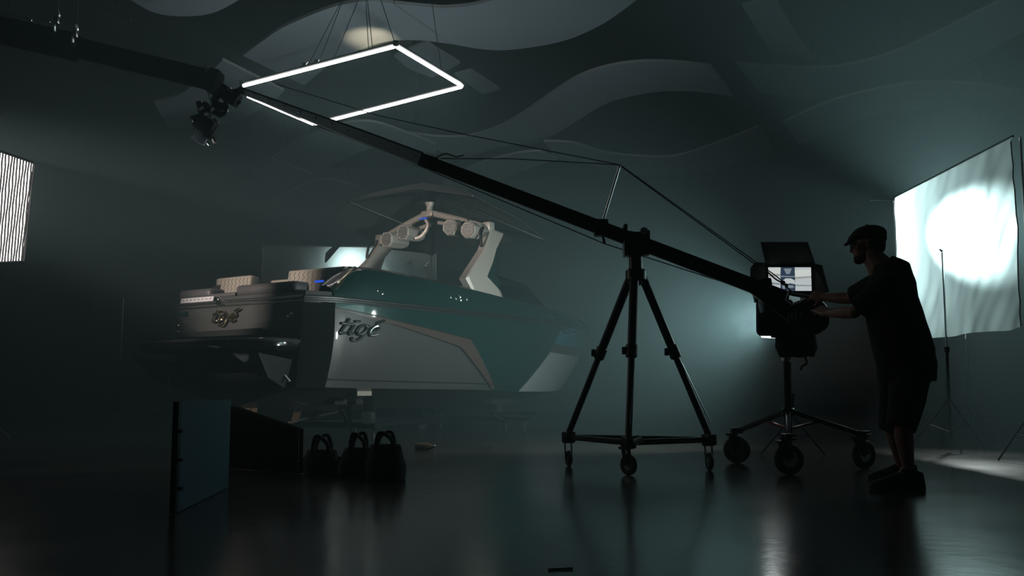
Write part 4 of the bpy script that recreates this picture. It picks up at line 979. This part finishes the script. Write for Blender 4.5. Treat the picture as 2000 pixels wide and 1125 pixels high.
def pipes():
    for a, b, r, lb in (((-30, 15), (62, 40), .008, 'thin bright steel pipe at the extreme upper left'), ((68, 33), (98, 43), .006, 'short dim steel pipe right of the bright one in the upper left corner'), ((195, 8), (255, 39), .006, 'faint thin pipe crossing the dark ceiling at upper left')):
        p, q = at(*a, 10.5), at(*b, 10.5); t = thing('ceiling_pipe', lb, 'pipe', tuple((p + q) / 2)); MB().tube([p, q], r, 6).build('pipe', 'steel', t)
        MB().tube([p.lerp(q, .5), V((p.lerp(q, .5).x, p.lerp(q, .5).y, ZC + .02))], .004, 5).build('hanging_cable', 'cable', t)
pipes()

# ------------------------------------------------------------------ operator cart with monitor
CW = [at(1440, 902, 8.7), at(1542, 924, 7.5), at(1688, 913, 8.05)]
for p in CW: p.z = 0
CC = at(1538, 760, 8.05); CC.z = 0
cart = thing('monitor_stand', 'black rolling stand with three big wheels, carrying the crane monitor', 'rolling stand', tuple(CC))
jt = 0.64 - 0.21
MB().tube([CC + V((0, 0, 0.22)), CC + V((0, 0, 0.95))], 0.031, 14).build('lower_pole', 'black_metal', cart)
MB().tube([CC + V((0, 0, 0.95)), CC + V((0, 0, 1.42))], 0.025, 14).build('upper_pole', 'black_metal', cart)
MB().disc(CC + V((0, 0, 0.93)), (0, 0, 1), 0.04, 0.12, bev=.01).build('pole_collar', 'steel', cart)
MB().tube([CC + V((0.03, -0.03, 0.95)), CC + V((0.11, -0.06, 0.94))], 0.012, 8).build('collar_knob', 'steel', cart)
MB().disc(CC + V((0, 0, jt + .03)), (0, 0, 1), 0.055, 0.07, bev=.01).build('leg_hub', 'black_metal', cart)
for k, p in enumerate(CW):
    d_ = (p - CC); d_.z = 0; L_ = d_.length; d_.normalize(); q = p - d_ * 0.03 + V((0, 0, 0.285)); a = CC + V((0, 0, jt + 0.03)) + d_ * .04
    lg = MB().bar(a, q, 0.04, 0.04, bev=.008).build('stand_leg', 'black_metal', cart)
    MB().bar(CC + V((0, 0, jt - .10)) + d_ * .03, a.lerp(q, .42), 0.03, 0.02, bev=.004).build('leg_brace', 'red_paint', lg, label='red leg brace')
    MB().box(p + V((0, 0, 0.285)), (0.10, 0.08, 0.05), Matrix.Rotation(0.3 * k, 3, 'Z'), bev=.01).build('leg_end', 'black_metal', lg)
    MB().box(p + V((0.03, -0.03, 0.28)), (0.04, 0.03, 0.02), bev=.005).build('leg_pin', 'chrome', lg)
    caster('caster', p, cart, (0.118, 0.120, 0.118)[k], 0.055, yaw=(1.57 - .35, 1.57 + .2, 1.57 + .45)[k], h=0.262)
# cloth bag on the stand
def bag(name, label, parts):
    pass
mb = MB(); c = CC + V((0.07, -0.05, 0)); rows = []
for z, w_, d_ in ((1.14, 0.15, .09), (1.10, 0.17, .11), (1.0, 0.165, .11), (0.93, 0.155, .10), (0.915, 0.14, .08)):
    rows.append([c + V((w_ * math.cos(a) + .012 * math.sin(5 * a + z * 40), d_ * math.sin(a), z + .008 * math.sin(4 * a))) for a in [k * 2 * math.pi / 24 for k in range(24)]])
cb2 = thing('cloth_bag', 'black cloth bag hung on the pole of the monitor stand', 'bag', tuple(c + V((0, 0, 0.92))))
mb.loft(rows).build('bag_body', 'black_cloth', cb2, smooth=50)
MB().tube(crv([c + V((0.03, -.1, 0.93)), c + V((0.05, -.1, 0.86)), c + V((0.01, -.1, 0.83)), c + V((0.0, -.1, 0.80))], 5), .008, 6).build('strap', 'black_cloth', cb2)
MB().tube(crv([c + V((-.02, -.05, 1.12)), c + V((-.05, 0, 1.3)), c + V((-.07, 0.05, 1.36))], 5), .012, 6).build('strap', 'black_cloth', cb2)
# monitor
MY = 8.0
mon = thing('monitor', 'lit field monitor with black sunshade flaps, showing boat seats', 'monitor', tuple(at(1543, 545, MY)))
s00, s11 = at(1500.5, 522, MY), at(1585.5, 568, MY); Wm, Hm = s11.x - s00.x, s00.z - s11.z
MB().box(((s00.x + s11.x) / 2 + .01, MY + 0.035, (s00.z + s11.z) / 2), (Wm + 0.09, 0.06, Hm + 0.07), bev=.012).build('monitor_body', 'black_metal', mon)
def scr(u0, v0, u1, v1, m, lay=0):
    y = MY + 0.004 - 0.0006 * lay; return MB().add([(s00.x + Wm * u0, y, s00.z - Hm * v0), (s00.x + Wm * u1, y, s00.z - Hm * v0), (s00.x + Wm * u1, y, s00.z - Hm * v1), (s00.x + Wm * u0, y, s00.z - Hm * v1)], [(0, 1, 2, 3)])
sm = MB()
mats_s = ['screen_light', 'screen_mid', 'screen_dark', 'screen_white', 'screen_sand']
def pg(P, mi, lay):
    y = MY + 0.003 - 0.0007 * lay; sm.add([(s00.x + Wm * u, y, s00.z - Hm * v) for u, v in P], [tuple(range(len(P)))], mi)
pg([(0, 0), (1, 0), (1, 1), (0, 1)], 0, 0)
pg([(0.29, 0), (0.62, 0), (0.62, 1), (0.27, 1)], 2, 1)
pg([(0.02, 0.04), (0.29, 0.02), (0.27, 0.28), (0.02, 0.3)], 3, 1); pg([(0.0, 0.3), (0.28, 0.28), (0.28, 0.36), (0.0, 0.4)], 4, 1)
pg([(0, 0.62), (0.26, 0.68), (0.26, 0.75), (0, 0.70)], 1, 1); pg([(0.62, 0.12), (1, 0.08), (1, 0.35), (0.62, 0.4)], 3, 1); pg([(0.62, 0.42), (1, 0.38), (1, 0.44), (0.62, 0.5)], 4, 1)
pg([(0.62, 0.74), (1, 0.76), (1, 0.80), (0.62, 0.79)], 1, 1)
pg([(0.34, 0.55), (0.40, 0.47), (0.52, 0.47), (0.61, 0.55), (0.62, 0.72), (0.50, 0.68), (0.40, 0.72)], 0, 2)
pg([(0.36, 0.06), (0.55, 0.05), (0.50, 0.28), (0.42, 0.30)], 1, 2); pg([(0.29, 0.36), (0.62, 0.38), (0.62, 0.42), (0.29, 0.41)], 1, 2)
pg([(0.31, 0.78), (0.56, 0.76), (0.60, 0.86), (0.33, 0.92)], 1, 2)
sm.build('screen', mats_s, mon, smooth=0, label='lit screen showing light seats around a dark aisle')
def flap(P, nm='sunshade_flap'): MB().prism([at(x, y, yy) for x, y, yy in P], V((0, 0.012, 0.004))).build(nm, 'black_cloth', mon, smooth=10)
flap([(1496, 518, MY), (1592, 514, MY), (1578, 473, MY - .28), (1486, 473, MY - .28)])
flap([(1588, 516, MY), (1606, 518, MY - .05), (1620, 571, MY - .15), (1590, 574, MY)])
flap([(1496, 514, MY), (1476, 512, MY - .1), (1466, 524, MY - .2), (1466, 552, MY - .2), (1496, 566, MY)])
MB().bar(CC + V((0, 0, 1.38)), V((CC.x, MY + .03, s11.z - .03)), .05, .05).build('mount_arm', 'black_metal', mon)
MB().tube(crv([at(1500, 532, MY - .08), at(1516, 546, MY - .12), at(1530, 554, MY - .12), at(1548, 572, MY - .06)], 6), .0065, 6).build('signal_cable', 'cable', mon)
MB().tube(crv([at(1500, 528, MY - .06), at(1518, 541, MY - .12), at(1533, 556, MY - .13), at(1536, 575, MY - .06)], 6), .005, 6).build('signal_cable', 'cable', mon)
mb = MB().ell(at(1529, 552, MY - .13), (.022, .015, .018), n=8); mb.ell(at(1536, 558, MY - .13), (.014, .012, .02), n=8); mb.build('cable_knot', 'cable', mon)

# ------------------------------------------------------------------ flat panels and bags in front
def blue_panel():
    a, b = atz(344, 1004, 0.0), atz(446, 953, 0.0); a.z = b.z = 0.004; z1 = 0.64
    top = at(345, 787, a.y).z
    d = (b - a).normalized(); n = V((-d.y, d.x, 0)); t = thing('blue_panel', 'upright bluish board with black clipped edge standing on the floor', 'panel', tuple(a))
    MB().add([a, b, b + V((0, 0, top)), a + V((0, 0, top)), a + n * .02, b + n * .02, b + n * .02 + V((0, 0, top)), a + n * .02 + V((0, 0, top))], [(0, 1, 2, 3), (4, 5, 6, 7), (0, 1, 5, 4), (3, 2, 6, 7), (0, 3, 7, 4), (1, 2, 6, 5)]).build('board', 'panel_blue', t, smooth=0)
    MB().bar(a - d * .012 + n * .01, a - d * .012 + n * .01 + V((0, 0, top + .004)), .03, .045, up=(0, 1, 0)).build('edge_strip', 'line_black', t)
    for y in (842, 898, 954):
        p = at(352, y, a.y - .02); MB().box(p, (.028, .03, .018), bev=.004).build('clip', 'black_metal', t)
blue_panel()
def black_flag():
    a, b = atz(447, 915, 0), atz(577, 926, 0); a.z = b.z = 0.004; za, zb = at(448, 793, a.y).z, at(577, 838, b.y).z
    t = thing('black_flag', 'black sloped-top flag board standing behind the bluish panel', 'panel', tuple(a))
    n = V((0.05, .02, 0)); o = MB().prism([a, b, V((b.x, b.y, zb)), V((a.x, a.y, za))], n).build('board', 'duvetyne', t, smooth=0)
    MB().bar(b + V((.012, 0, 0)), V((b.x + .012, b.y, zb)), .02, .02, up=(0, 1, 0)).build('edge_strip', 'vinyl_grey', t)
black_flag()
def tote(label, px0, px1, base_y, top_y, handle_y, seed, tilt=0.0, Y=None):
    a, b = atz(px0, base_y, 0), atz(px1, base_y, 0); Yc = a.y; w = (b.x - a.x) / 2; cx = (a.x + b.x) / 2; zt = at(px0, top_y, Yc).z; zh = at(px0, handle_y, Yc).z
    t = thing('sandbag', label, 'bag', (cx, Yc + .12, 0), 0, 'black equipment bags on the floor')
    rows = []; n = 28
    for k in range(9):
        v = k / 8; z = 0.006 + zt * v; sw = w * (1.0 + .05 * math.sin(v * 3) - .20 * max(0, v - .5) / .5); sd = .15 * (1 - .8 * v ** 2.5) + .01
        r = []
        for j in range(n):
            an = j * 2 * math.pi / n; cxn, sn = math.cos(an), math.sin(an); cxn = math.copysign(abs(cxn) ** .6, cxn); sn = math.copysign(abs(sn) ** .7, sn)
            p = V((cx + tilt * v + sw * cxn, Yc + .15 + sd * sn, z)); p += V((1, 1, .6)) * (.012 * noise.noise(V((p.x * 9, p.z * 9, seed)))) * (0 if k == 0 else 1)
            r.append(p)
        rows.append(r)
    MB().loft(rows).build('bag_body', 'black_cloth', t, smooth=60)
    for dy, sg in ((.10, -1), (.20, 1)):
        P = crv([V((cx + tilt - w * .45, Yc + dy, zt * .8)), V((cx + tilt - w * .38, Yc + dy + .02 * sg, zt + (zh - zt) * .55)), V((cx + tilt + .02 * sg, Yc + dy + .03 * sg, zh)), V((cx + tilt + w * .40, Yc + dy + .02 * sg, zt + (zh - zt) * .45)), V((cx + tilt + w * .45, Yc + dy, zt * .8))], 6)
        mb = MB(); rr = []
        for i, p in enumerate(P):
            tg = (P[min(i + 1, len(P) - 1)] - P[max(i - 1, 0)]).normalized(); nn = V((0, 1, 0)).cross(tg).normalized()
            rr.append([p + nn * .011 + V((0, -.026, 0)), p + nn * .011 + V((0, .026, 0)), p - nn * .011 + V((0, .026, 0)), p - nn * .011 + V((0, -.026, 0))])
        mb.loft(rr).build('handle', 'black_cloth', t, smooth=60)
    MB().bar(V((cx - w * .98, Yc + .08, zt * .1)), V((cx - w * .92, Yc + .1, zt * .72)), .03, .008, up=(0, 1, 0)).build('side_strap', 'black_cloth', t)
tote('leftmost black sandbag with a raised loop handle, beside the sloped black board', 586, 655, 931, 882, 852, 1, 0.0)
tote('middle black sandbag, slumped against its neighbour with a round handle', 656, 720, 934, 878, 848, 5, 0.02)
tote('rightmost and largest black sandbag, with handles and a loose side strap', 712, 786, 941, 872, 846, 9, -0.01)
def can():
    p = atz(812, 880, 0); p.z = 0.042; q = p + V((0.20, -0.05, 0)); t = thing('bottle', 'small brownish bottle lying on the floor right of the sandbags', 'bottle', tuple(p))
    MB().tube([p, p.lerp(q, .1), p.lerp(q, .7), p.lerp(q, .92), q], [.036, .04, .04, .018, .016], 16).build('bottle_body', 'can', t); MB().tube([q, q + V((.025, -.006, 0))], .019, 12).build('cap', 'chrome', t)
can()
def scrap():
    p = atz(1095, 1114, 0); t = MB().bar(p + V((-.045, 0, .004)), p + V((.045, .02, .004)), .012, .006, bev=.002).build('tape_scrap', 'line_black', None); tag(t, 'small dark scrap of tape on the floor at bottom centre', 'tape')
scrap()

# ------------------------------------------------------------------ the operator
def to_mesh(parts_mb, name, m, parent, vox=0.009, sm=6, label=None):
    me = bpy.data.meshes.new(name + '_raw'); me.from_pydata([tuple(v) for v in parts_mb.v], [], parts_mb.f)
    bm = bmesh.new(); bm.from_mesh(me); bmesh.ops.recalc_face_normals(bm, faces=bm.faces); bm.to_mesh(me); bm.free()
    o = bpy.data.objects.new(name + '_raw', me); C.objects.link(o)
    r = o.modifiers.new('r', 'REMESH'); r.mode = 'VOXEL'; r.voxel_size = vox; r.use_smooth_shade = True
    if sm: s_ = o.modifiers.new('s', 'SMOOTH'); s_.iterations = sm; s_.factor = 0.5
    dg = bpy.context.evaluated_depsgraph_get(); ev = o.evaluated_get(dg); nm = bpy.data.meshes.new_from_object(ev); bpy.data.objects.remove(o)
    nm.materials.clear(); nm.materials.append(M[m]); nm.name = name
    n = bpy.data.objects.new(name, nm); C.objects.link(n); n.parent = parent; n.matrix_parent_inverse = wm(parent).inverted()
    if label: n['label'] = label
    return n
Fd = V((-0.88, 0.47, 0)).normalized(); Ld = V((-Fd.y, Fd.x, 0))      # facing, his left (towards us)
if Ld.y > 0: Ld = -Ld
UP = V((0, 0, 1))
man = thing('person', 'man in flat cap, glasses, dark t-shirt and shorts pushing the crane weights', 'person', tuple(V((2.62, 6.4, 0))))
def eloft(pts, m):   # pts: (centre, half width along Ld, half depth)
    rings = []
    for i, (c, w, d_) in enumerate(pts):
        tg = (pts[min(i + 1, len(pts) - 1)][0] - pts[max(i - 1, 0)][0]).normalized(); sx = (Ld - tg * Ld.dot(tg)).normalized(); fy = tg.cross(sx)
        rings.append([c + sx * w * math.cos(a) + fy * d_ * math.sin(a) for a in [k * 2 * math.pi / 20 for k in range(20)]])
    m.loft(rings)
def capsule(m, pts, rs, n=12):
    m.tube(pts, rs, n)
    for p, r in zip(pts, rs): m.ell(p, (r, r, r), n=max(6, n // 2))
S_ = 282.0
def trunk(extra=0.0):
    out = []
    for (x, y, hw, Yd) in ((1722, 519, 30, 6.5), (1736, 532, 43, 6.49), (1740, 555, 48, 6.47), (1741, 585, 50, 6.46), (1748, 620, 54, 6.44), (1757, 655, 56, 6.42), (1766, 690, 57, 6.41), (1770, 712, 54, 6.41)):
        d_ = hw / S_ - .012 + extra; out.append((at(x, y, Yd), d_ * 1.25, d_))
    return out
hipL, hipR = at(1781, 722, 6.31), at(1757, 722, 6.56)
knL, knR = at(1762, 825, 6.20), at(1743, 828, 6.66)
anL, anR = at(1774, 915, 6.22), at(1764, 903, 6.85)
anL.z = max(anL.z, .10); anR.z = .10
shL, shR = at(1733, 556, 6.27), at(1716, 552, 6.66)
elL, wrL = at(1668, 610, 6.42), at(1618, 612, 6.72)
elR, wrR = at(1660, 583, 6.85), at(1609, 581, 7.02)
hc = at(1694, 477, 6.55)      # head centre
Fh = V((-0.90, 0.42, -0.10)).normalized(); Lh = Ld - Fh * Ld.dot(Fh); Lh.normalize(); Uh = Lh.cross(Fh).normalized()
if Uh.z < 0: Uh = -Uh
RH = Matrix((Fh, Lh, Uh)).transposed()
def hp(f, l, u): return hc + Fh * f + Lh * l + Uh * u
body = MB(); eloft(trunk(-0.02), body)
# neck + head
capsule(body, [at(1722, 525, 6.5), at(1708, 505, 6.53), hp(-0.02, 0, -0.05)], [0.092, 0.074, 0.064])
body.ell(hp(-0.012, 0, 0.035), (0.100, 0.078, 0.095), RH); body.ell(hp(0.035, 0, -0.035), (0.062, 0.060, 0.085), RH)
body.ell(hp(0.062, 0, -0.095), (0.034, 0.036, 0.026), RH)                       # chin
body.ell(hp(0.020, 0, -0.085), (0.060, 0.052, 0.032), RH)                       # jaw
body.ell(hp(0.082, 0, 0.022), (0.018, 0.055, 0.012), RH)                        # brow
body.tube([hp(0.088, 0, 0.012), hp(0.104, 0, -0.016), hp(0.112, 0, -0.030), hp(0.094, 0, -0.040)], [0.009, 0.012, 0.014, 0.011], 10)   # nose
body.ell(hp(0.088, 0, -0.060), (0.014, 0.026, 0.007), RH); body.ell(hp(0.086, 0, -0.073), (0.013, 0.024, 0.008), RH)    # lips
for s in (-1, 1):
    body.ell(hp(0.055, s * 0.048, -0.022), (0.024, 0.022, 0.024), RH)
    body.ell(hp(-0.018, s * 0.079, -0.010), (0.018, 0.008, 0.031), RH @ Matrix.Rotation(s * 0.35, 3, 'Z')); body.ell(hp(-0.014, s * 0.084, -0.020), (0.010, 0.007, 0.014), RH)
# limbs
capsule(body, [shL, shL.lerp(elL, .5), elL, elL.lerp(wrL, .35), wrL], [0.058, 0.052, 0.042, 0.042, 0.027])
capsule(body, [shR, shR.lerp(elR, .5), elR, elR.lerp(wrR, .35), wrR], [0.058, 0.052, 0.042, 0.042, 0.027])
capsule(body, [hipL, hipL.lerp(knL, .5), knL, knL.lerp(anL, .33), anL], [0.095, 0.080, 0.056, 0.058, 0.037])
capsule(body, [hipR, hipR.lerp(knR, .5), knR, knR.lerp(anR, .33), anR], [0.095, 0.080, 0.056, 0.058, 0.037])
# hands closed on the handle bars
def hand(wr, bar_a, bar_b, thumb_side):
    ba = (bar_b - bar_a).normalized(); c = bar_a.lerp(bar_b, 0.22) ; to = (c - wr); L_ = to.length; to.normalize()
    sd = (ba - to * ba.dot(to)).normalized(); nrm = sd.cross(to).normalized()
    if nrm.z < 0: nrm = -nrm
    k = c + nrm * 0.030 - to * 0.02          # knuckle line sits over the bar
    palm0 = wr; w_ = [-0.034, -0.012, 0.011, 0.032]
    for o_ in w_: body.tube([palm0 + sd * o_ * 0.55, palm0.lerp(k, .5) + sd * o_ * .85, k + sd * o_], [0.018, 0.016, 0.012], 8)
    lens = (0.85, 1.0, 0.97, 0.8)
    for o_, l_ in zip(w_, lens):
        p0 = k + sd * o_; p1 = p0 + to * 0.034 * l_ + nrm * 0.004; p2 = p1 + to * 0.012 * l_ - nrm * 0.030 * l_; p3 = p2 - to * 0.018 * l_ - nrm * 0.012 * l_
        capsule(body, [p0, p1, p2, p3], [0.0105, 0.0098, 0.0088, 0.0078], 8)
    b0 = palm0.lerp(k, .35) + sd * 0.036 * thumb_side - nrm * .008; b1 = b0 + to * .030 + sd * .018 * thumb_side - nrm * .018; b2 = b1 + to * .030 - sd * .006 * thumb_side - nrm * .012
    capsule(body, [b0, b1, b2], [0.0145, 0.0115, 0.0095], 8)
hand(wrL, HC0, HC1, 1); hand(wrR, HB0, HB1, -1)
for an, toe in ((anL, V((-0.93, 0.3, 0))), (anR, V((-0.93, 0.3, 0)))):
    capsule(body, [an, V((an.x, an.y, .06)) + toe * .07, V((an.x, an.y, .045)) + toe * .16], [0.037, 0.036, 0.026])
bo = to_mesh(body, 'body', 'skin', man, 0.0065, 3)
# shirt
sh = MB(); eloft(trunk(0.004), sh)
for s0, e0 in ((shL, elL), (shR, elR)):
    capsule(sh, [s0 + (s0 - e0) * .05, s0.lerp(e0, .35)], [0.080, 0.074]); sh.tube([s0.lerp(e0, .3), s0.lerp(e0, .86)], [0.076, 0.074], 16)
sh.ell(at(1728, 527, 6.49), (.085, .12, .05), RH)
rng = random.Random(3)
def folds(o, amp, sc):
    for v in o.data.vertices:
        p = v.co; nn = noise.noise(V((p.x * sc, p.y * sc, p.z * sc * .45))) + .5 * noise.noise(V((p.x * sc * 2.1, p.y * sc * 2.1, p.z * sc))); v.co = p + v.normal * amp * nn
so = to_mesh(sh, 't_shirt', 'tshirt', man, 0.011, 3, 'dark short-sleeved t-shirt'); folds(so, .007, 9)
sr = MB()
eloft([(at(1768, 690, 6.41), .225, .178), (at(1770, 712, 6.41), .235, .188), (at(1772, 745, 6.41), .22, .18)], sr)
for h0, k0, rr in ((hipL, knL, (.128, .112, .088)), (hipR, knR, (.125, .11, .090))):
    kk = k0 + (k0 - h0).normalized() * .045; sr.tube([h0, h0.lerp(kk, .5), kk], list(rr), 20)
ro = to_mesh(sr, 'shorts', 'shorts', man, 0.011, 3, 'dark knee-length shorts'); folds(ro, .008, 8)
def shoe(an, toe, nm='sneaker'):
    toe = toe.normalized(); sd = V((-toe.y, toe.x, 0)); b = V((an.x, an.y, 0)); m = MB()
    rings = []
    for t_, w_, z1 in ((-.095, .028, .06), (-.085, .040, .125), (-.02, .046, .15), (.04, .048, .14), (.10, .051, .11), (.16, .052, .085), (.210, .043, .07), (.236, .024, .05)):
        c = b + toe * t_; rings.append([c + sd * w_ * math.cos(a) + UP * (.022 + (z1 - .022) * max(0, math.sin(a)) ** .8 if math.sin(a) > 0 else .022) for a in [k * 2 * math.pi / 18 for k in range(18)]])
    m.loft(rings); s = m.build(nm, 'shoe', man, smooth=50)
    P = []; 
    for t_, w_ in ((-.095, .02), (-.075, .038), (0, .044), (.1, .050), (.17, .051), (.215, .040), (.238, .018)): P.append((t_, w_))
    poly = [b + toe * t_ + sd * w_ for t_, w_ in P] + [b + toe * t_ - sd * w_ for t_, w_ in P[::-1]]
    MB().prism([p + V((0, 0, .002)) for p in poly], V((0, 0, .024))).build('shoe_sole', 'sole', s, smooth=30)
    MB().tube([b + toe * .05 + sd * .02 + UP * .112, b + toe * .07 - sd * .02 + UP * .104], .004, 5).build('lace', 'vinyl_grey', s)
    MB().disc(b + UP * .125, UP, .050, .05, bev=.01, r_in=.03).build('sock', 'black_cloth', s)
shoe(anL, V((-0.93, 0.22, 0))); shoe(anR, V((-0.9, 0.3, 0)))
# cap
cp = MB(); cp.ell(hp(-0.018, 0, 0.062), (0.118, 0.092, 0.066), RH); cp.ell(hp(0.045, 0, 0.062), (0.085, 0.082, 0.040), RH @ Matrix.Rotation(0.38, 3, 'Y')); cp.ell(hp(0.105, 0, 0.034), (0.052, 0.062, 0.010), RH @ Matrix.Rotation(0.42, 3, 'Y')); cp.ell(hp(-0.07, 0, 0.030), (0.062, 0.082, 0.05), RH)
co = to_mesh(cp, 'flat_cap', 'cap', man, 0.006, 4, 'brown-grey flat cap'); MB().ell(hp(-0.015, 0, 0.130), (.011, .011, .007), RH, n=8).build('cap_button', 'cap', co)
# hair, beard
hr = MB(); hr.ell(hp(-0.045, 0, -0.005), (0.075, 0.084, 0.055), RH); hr.ell(hp(-0.06, 0, -0.03), (0.055, 0.068, 0.05), RH)
to_mesh(hr, 'hair', 'hair', man, 0.007, 3)
bd = MB(); bd.ell(hp(0.066, 0, -0.100), (0.037, 0.040, 0.030), RH); bd.ell(hp(0.030, 0, -0.088), (0.062, 0.058, 0.036), RH); bd.ell(hp(0.088, 0, -0.084), (0.014, 0.030, 0.014), RH)
to_mesh(bd, 'beard', 'hair', man, 0.006, 3)
gl = MB()
for s in (-1, 1):
    c = hp(0.108, s * 0.034, 0.0); e1_ = Lh; e2_ = Uh
    gl.tube([c + e1_ * .026 * math.cos(a) + e2_ * .021 * math.sin(a) for a in [k * 2 * math.pi / 20 for k in range(21)]], .0022, 6)
    gl.tube([hp(0.105, s * .060, .006), hp(0.04, s * .080, .006), hp(-0.015, s * .086, .0)], .0022, 6)
gl.tube([hp(0.110, -.009, .004), hp(0.110, .009, .004)], .0022, 6)
g_ = gl.build('glasses', 'black_gloss', man)
for s in (-1, 1):
    c = hp(0.108, s * 0.034, 0.0); P = [c + Lh * .025 * math.cos(a) + Uh * .020 * math.sin(a) for a in [k * 2 * math.pi / 20 for k in range(20)]]
    MB().add(P, [tuple(range(20))]).build('lens', 'glass', g_, smooth=0)
for s in (-1, 1):
    MB().ell(hp(0.084, s * 0.031, 0.002), (.012, .012, .012), RH, n=8).build('eye', 'vinyl_white', man)
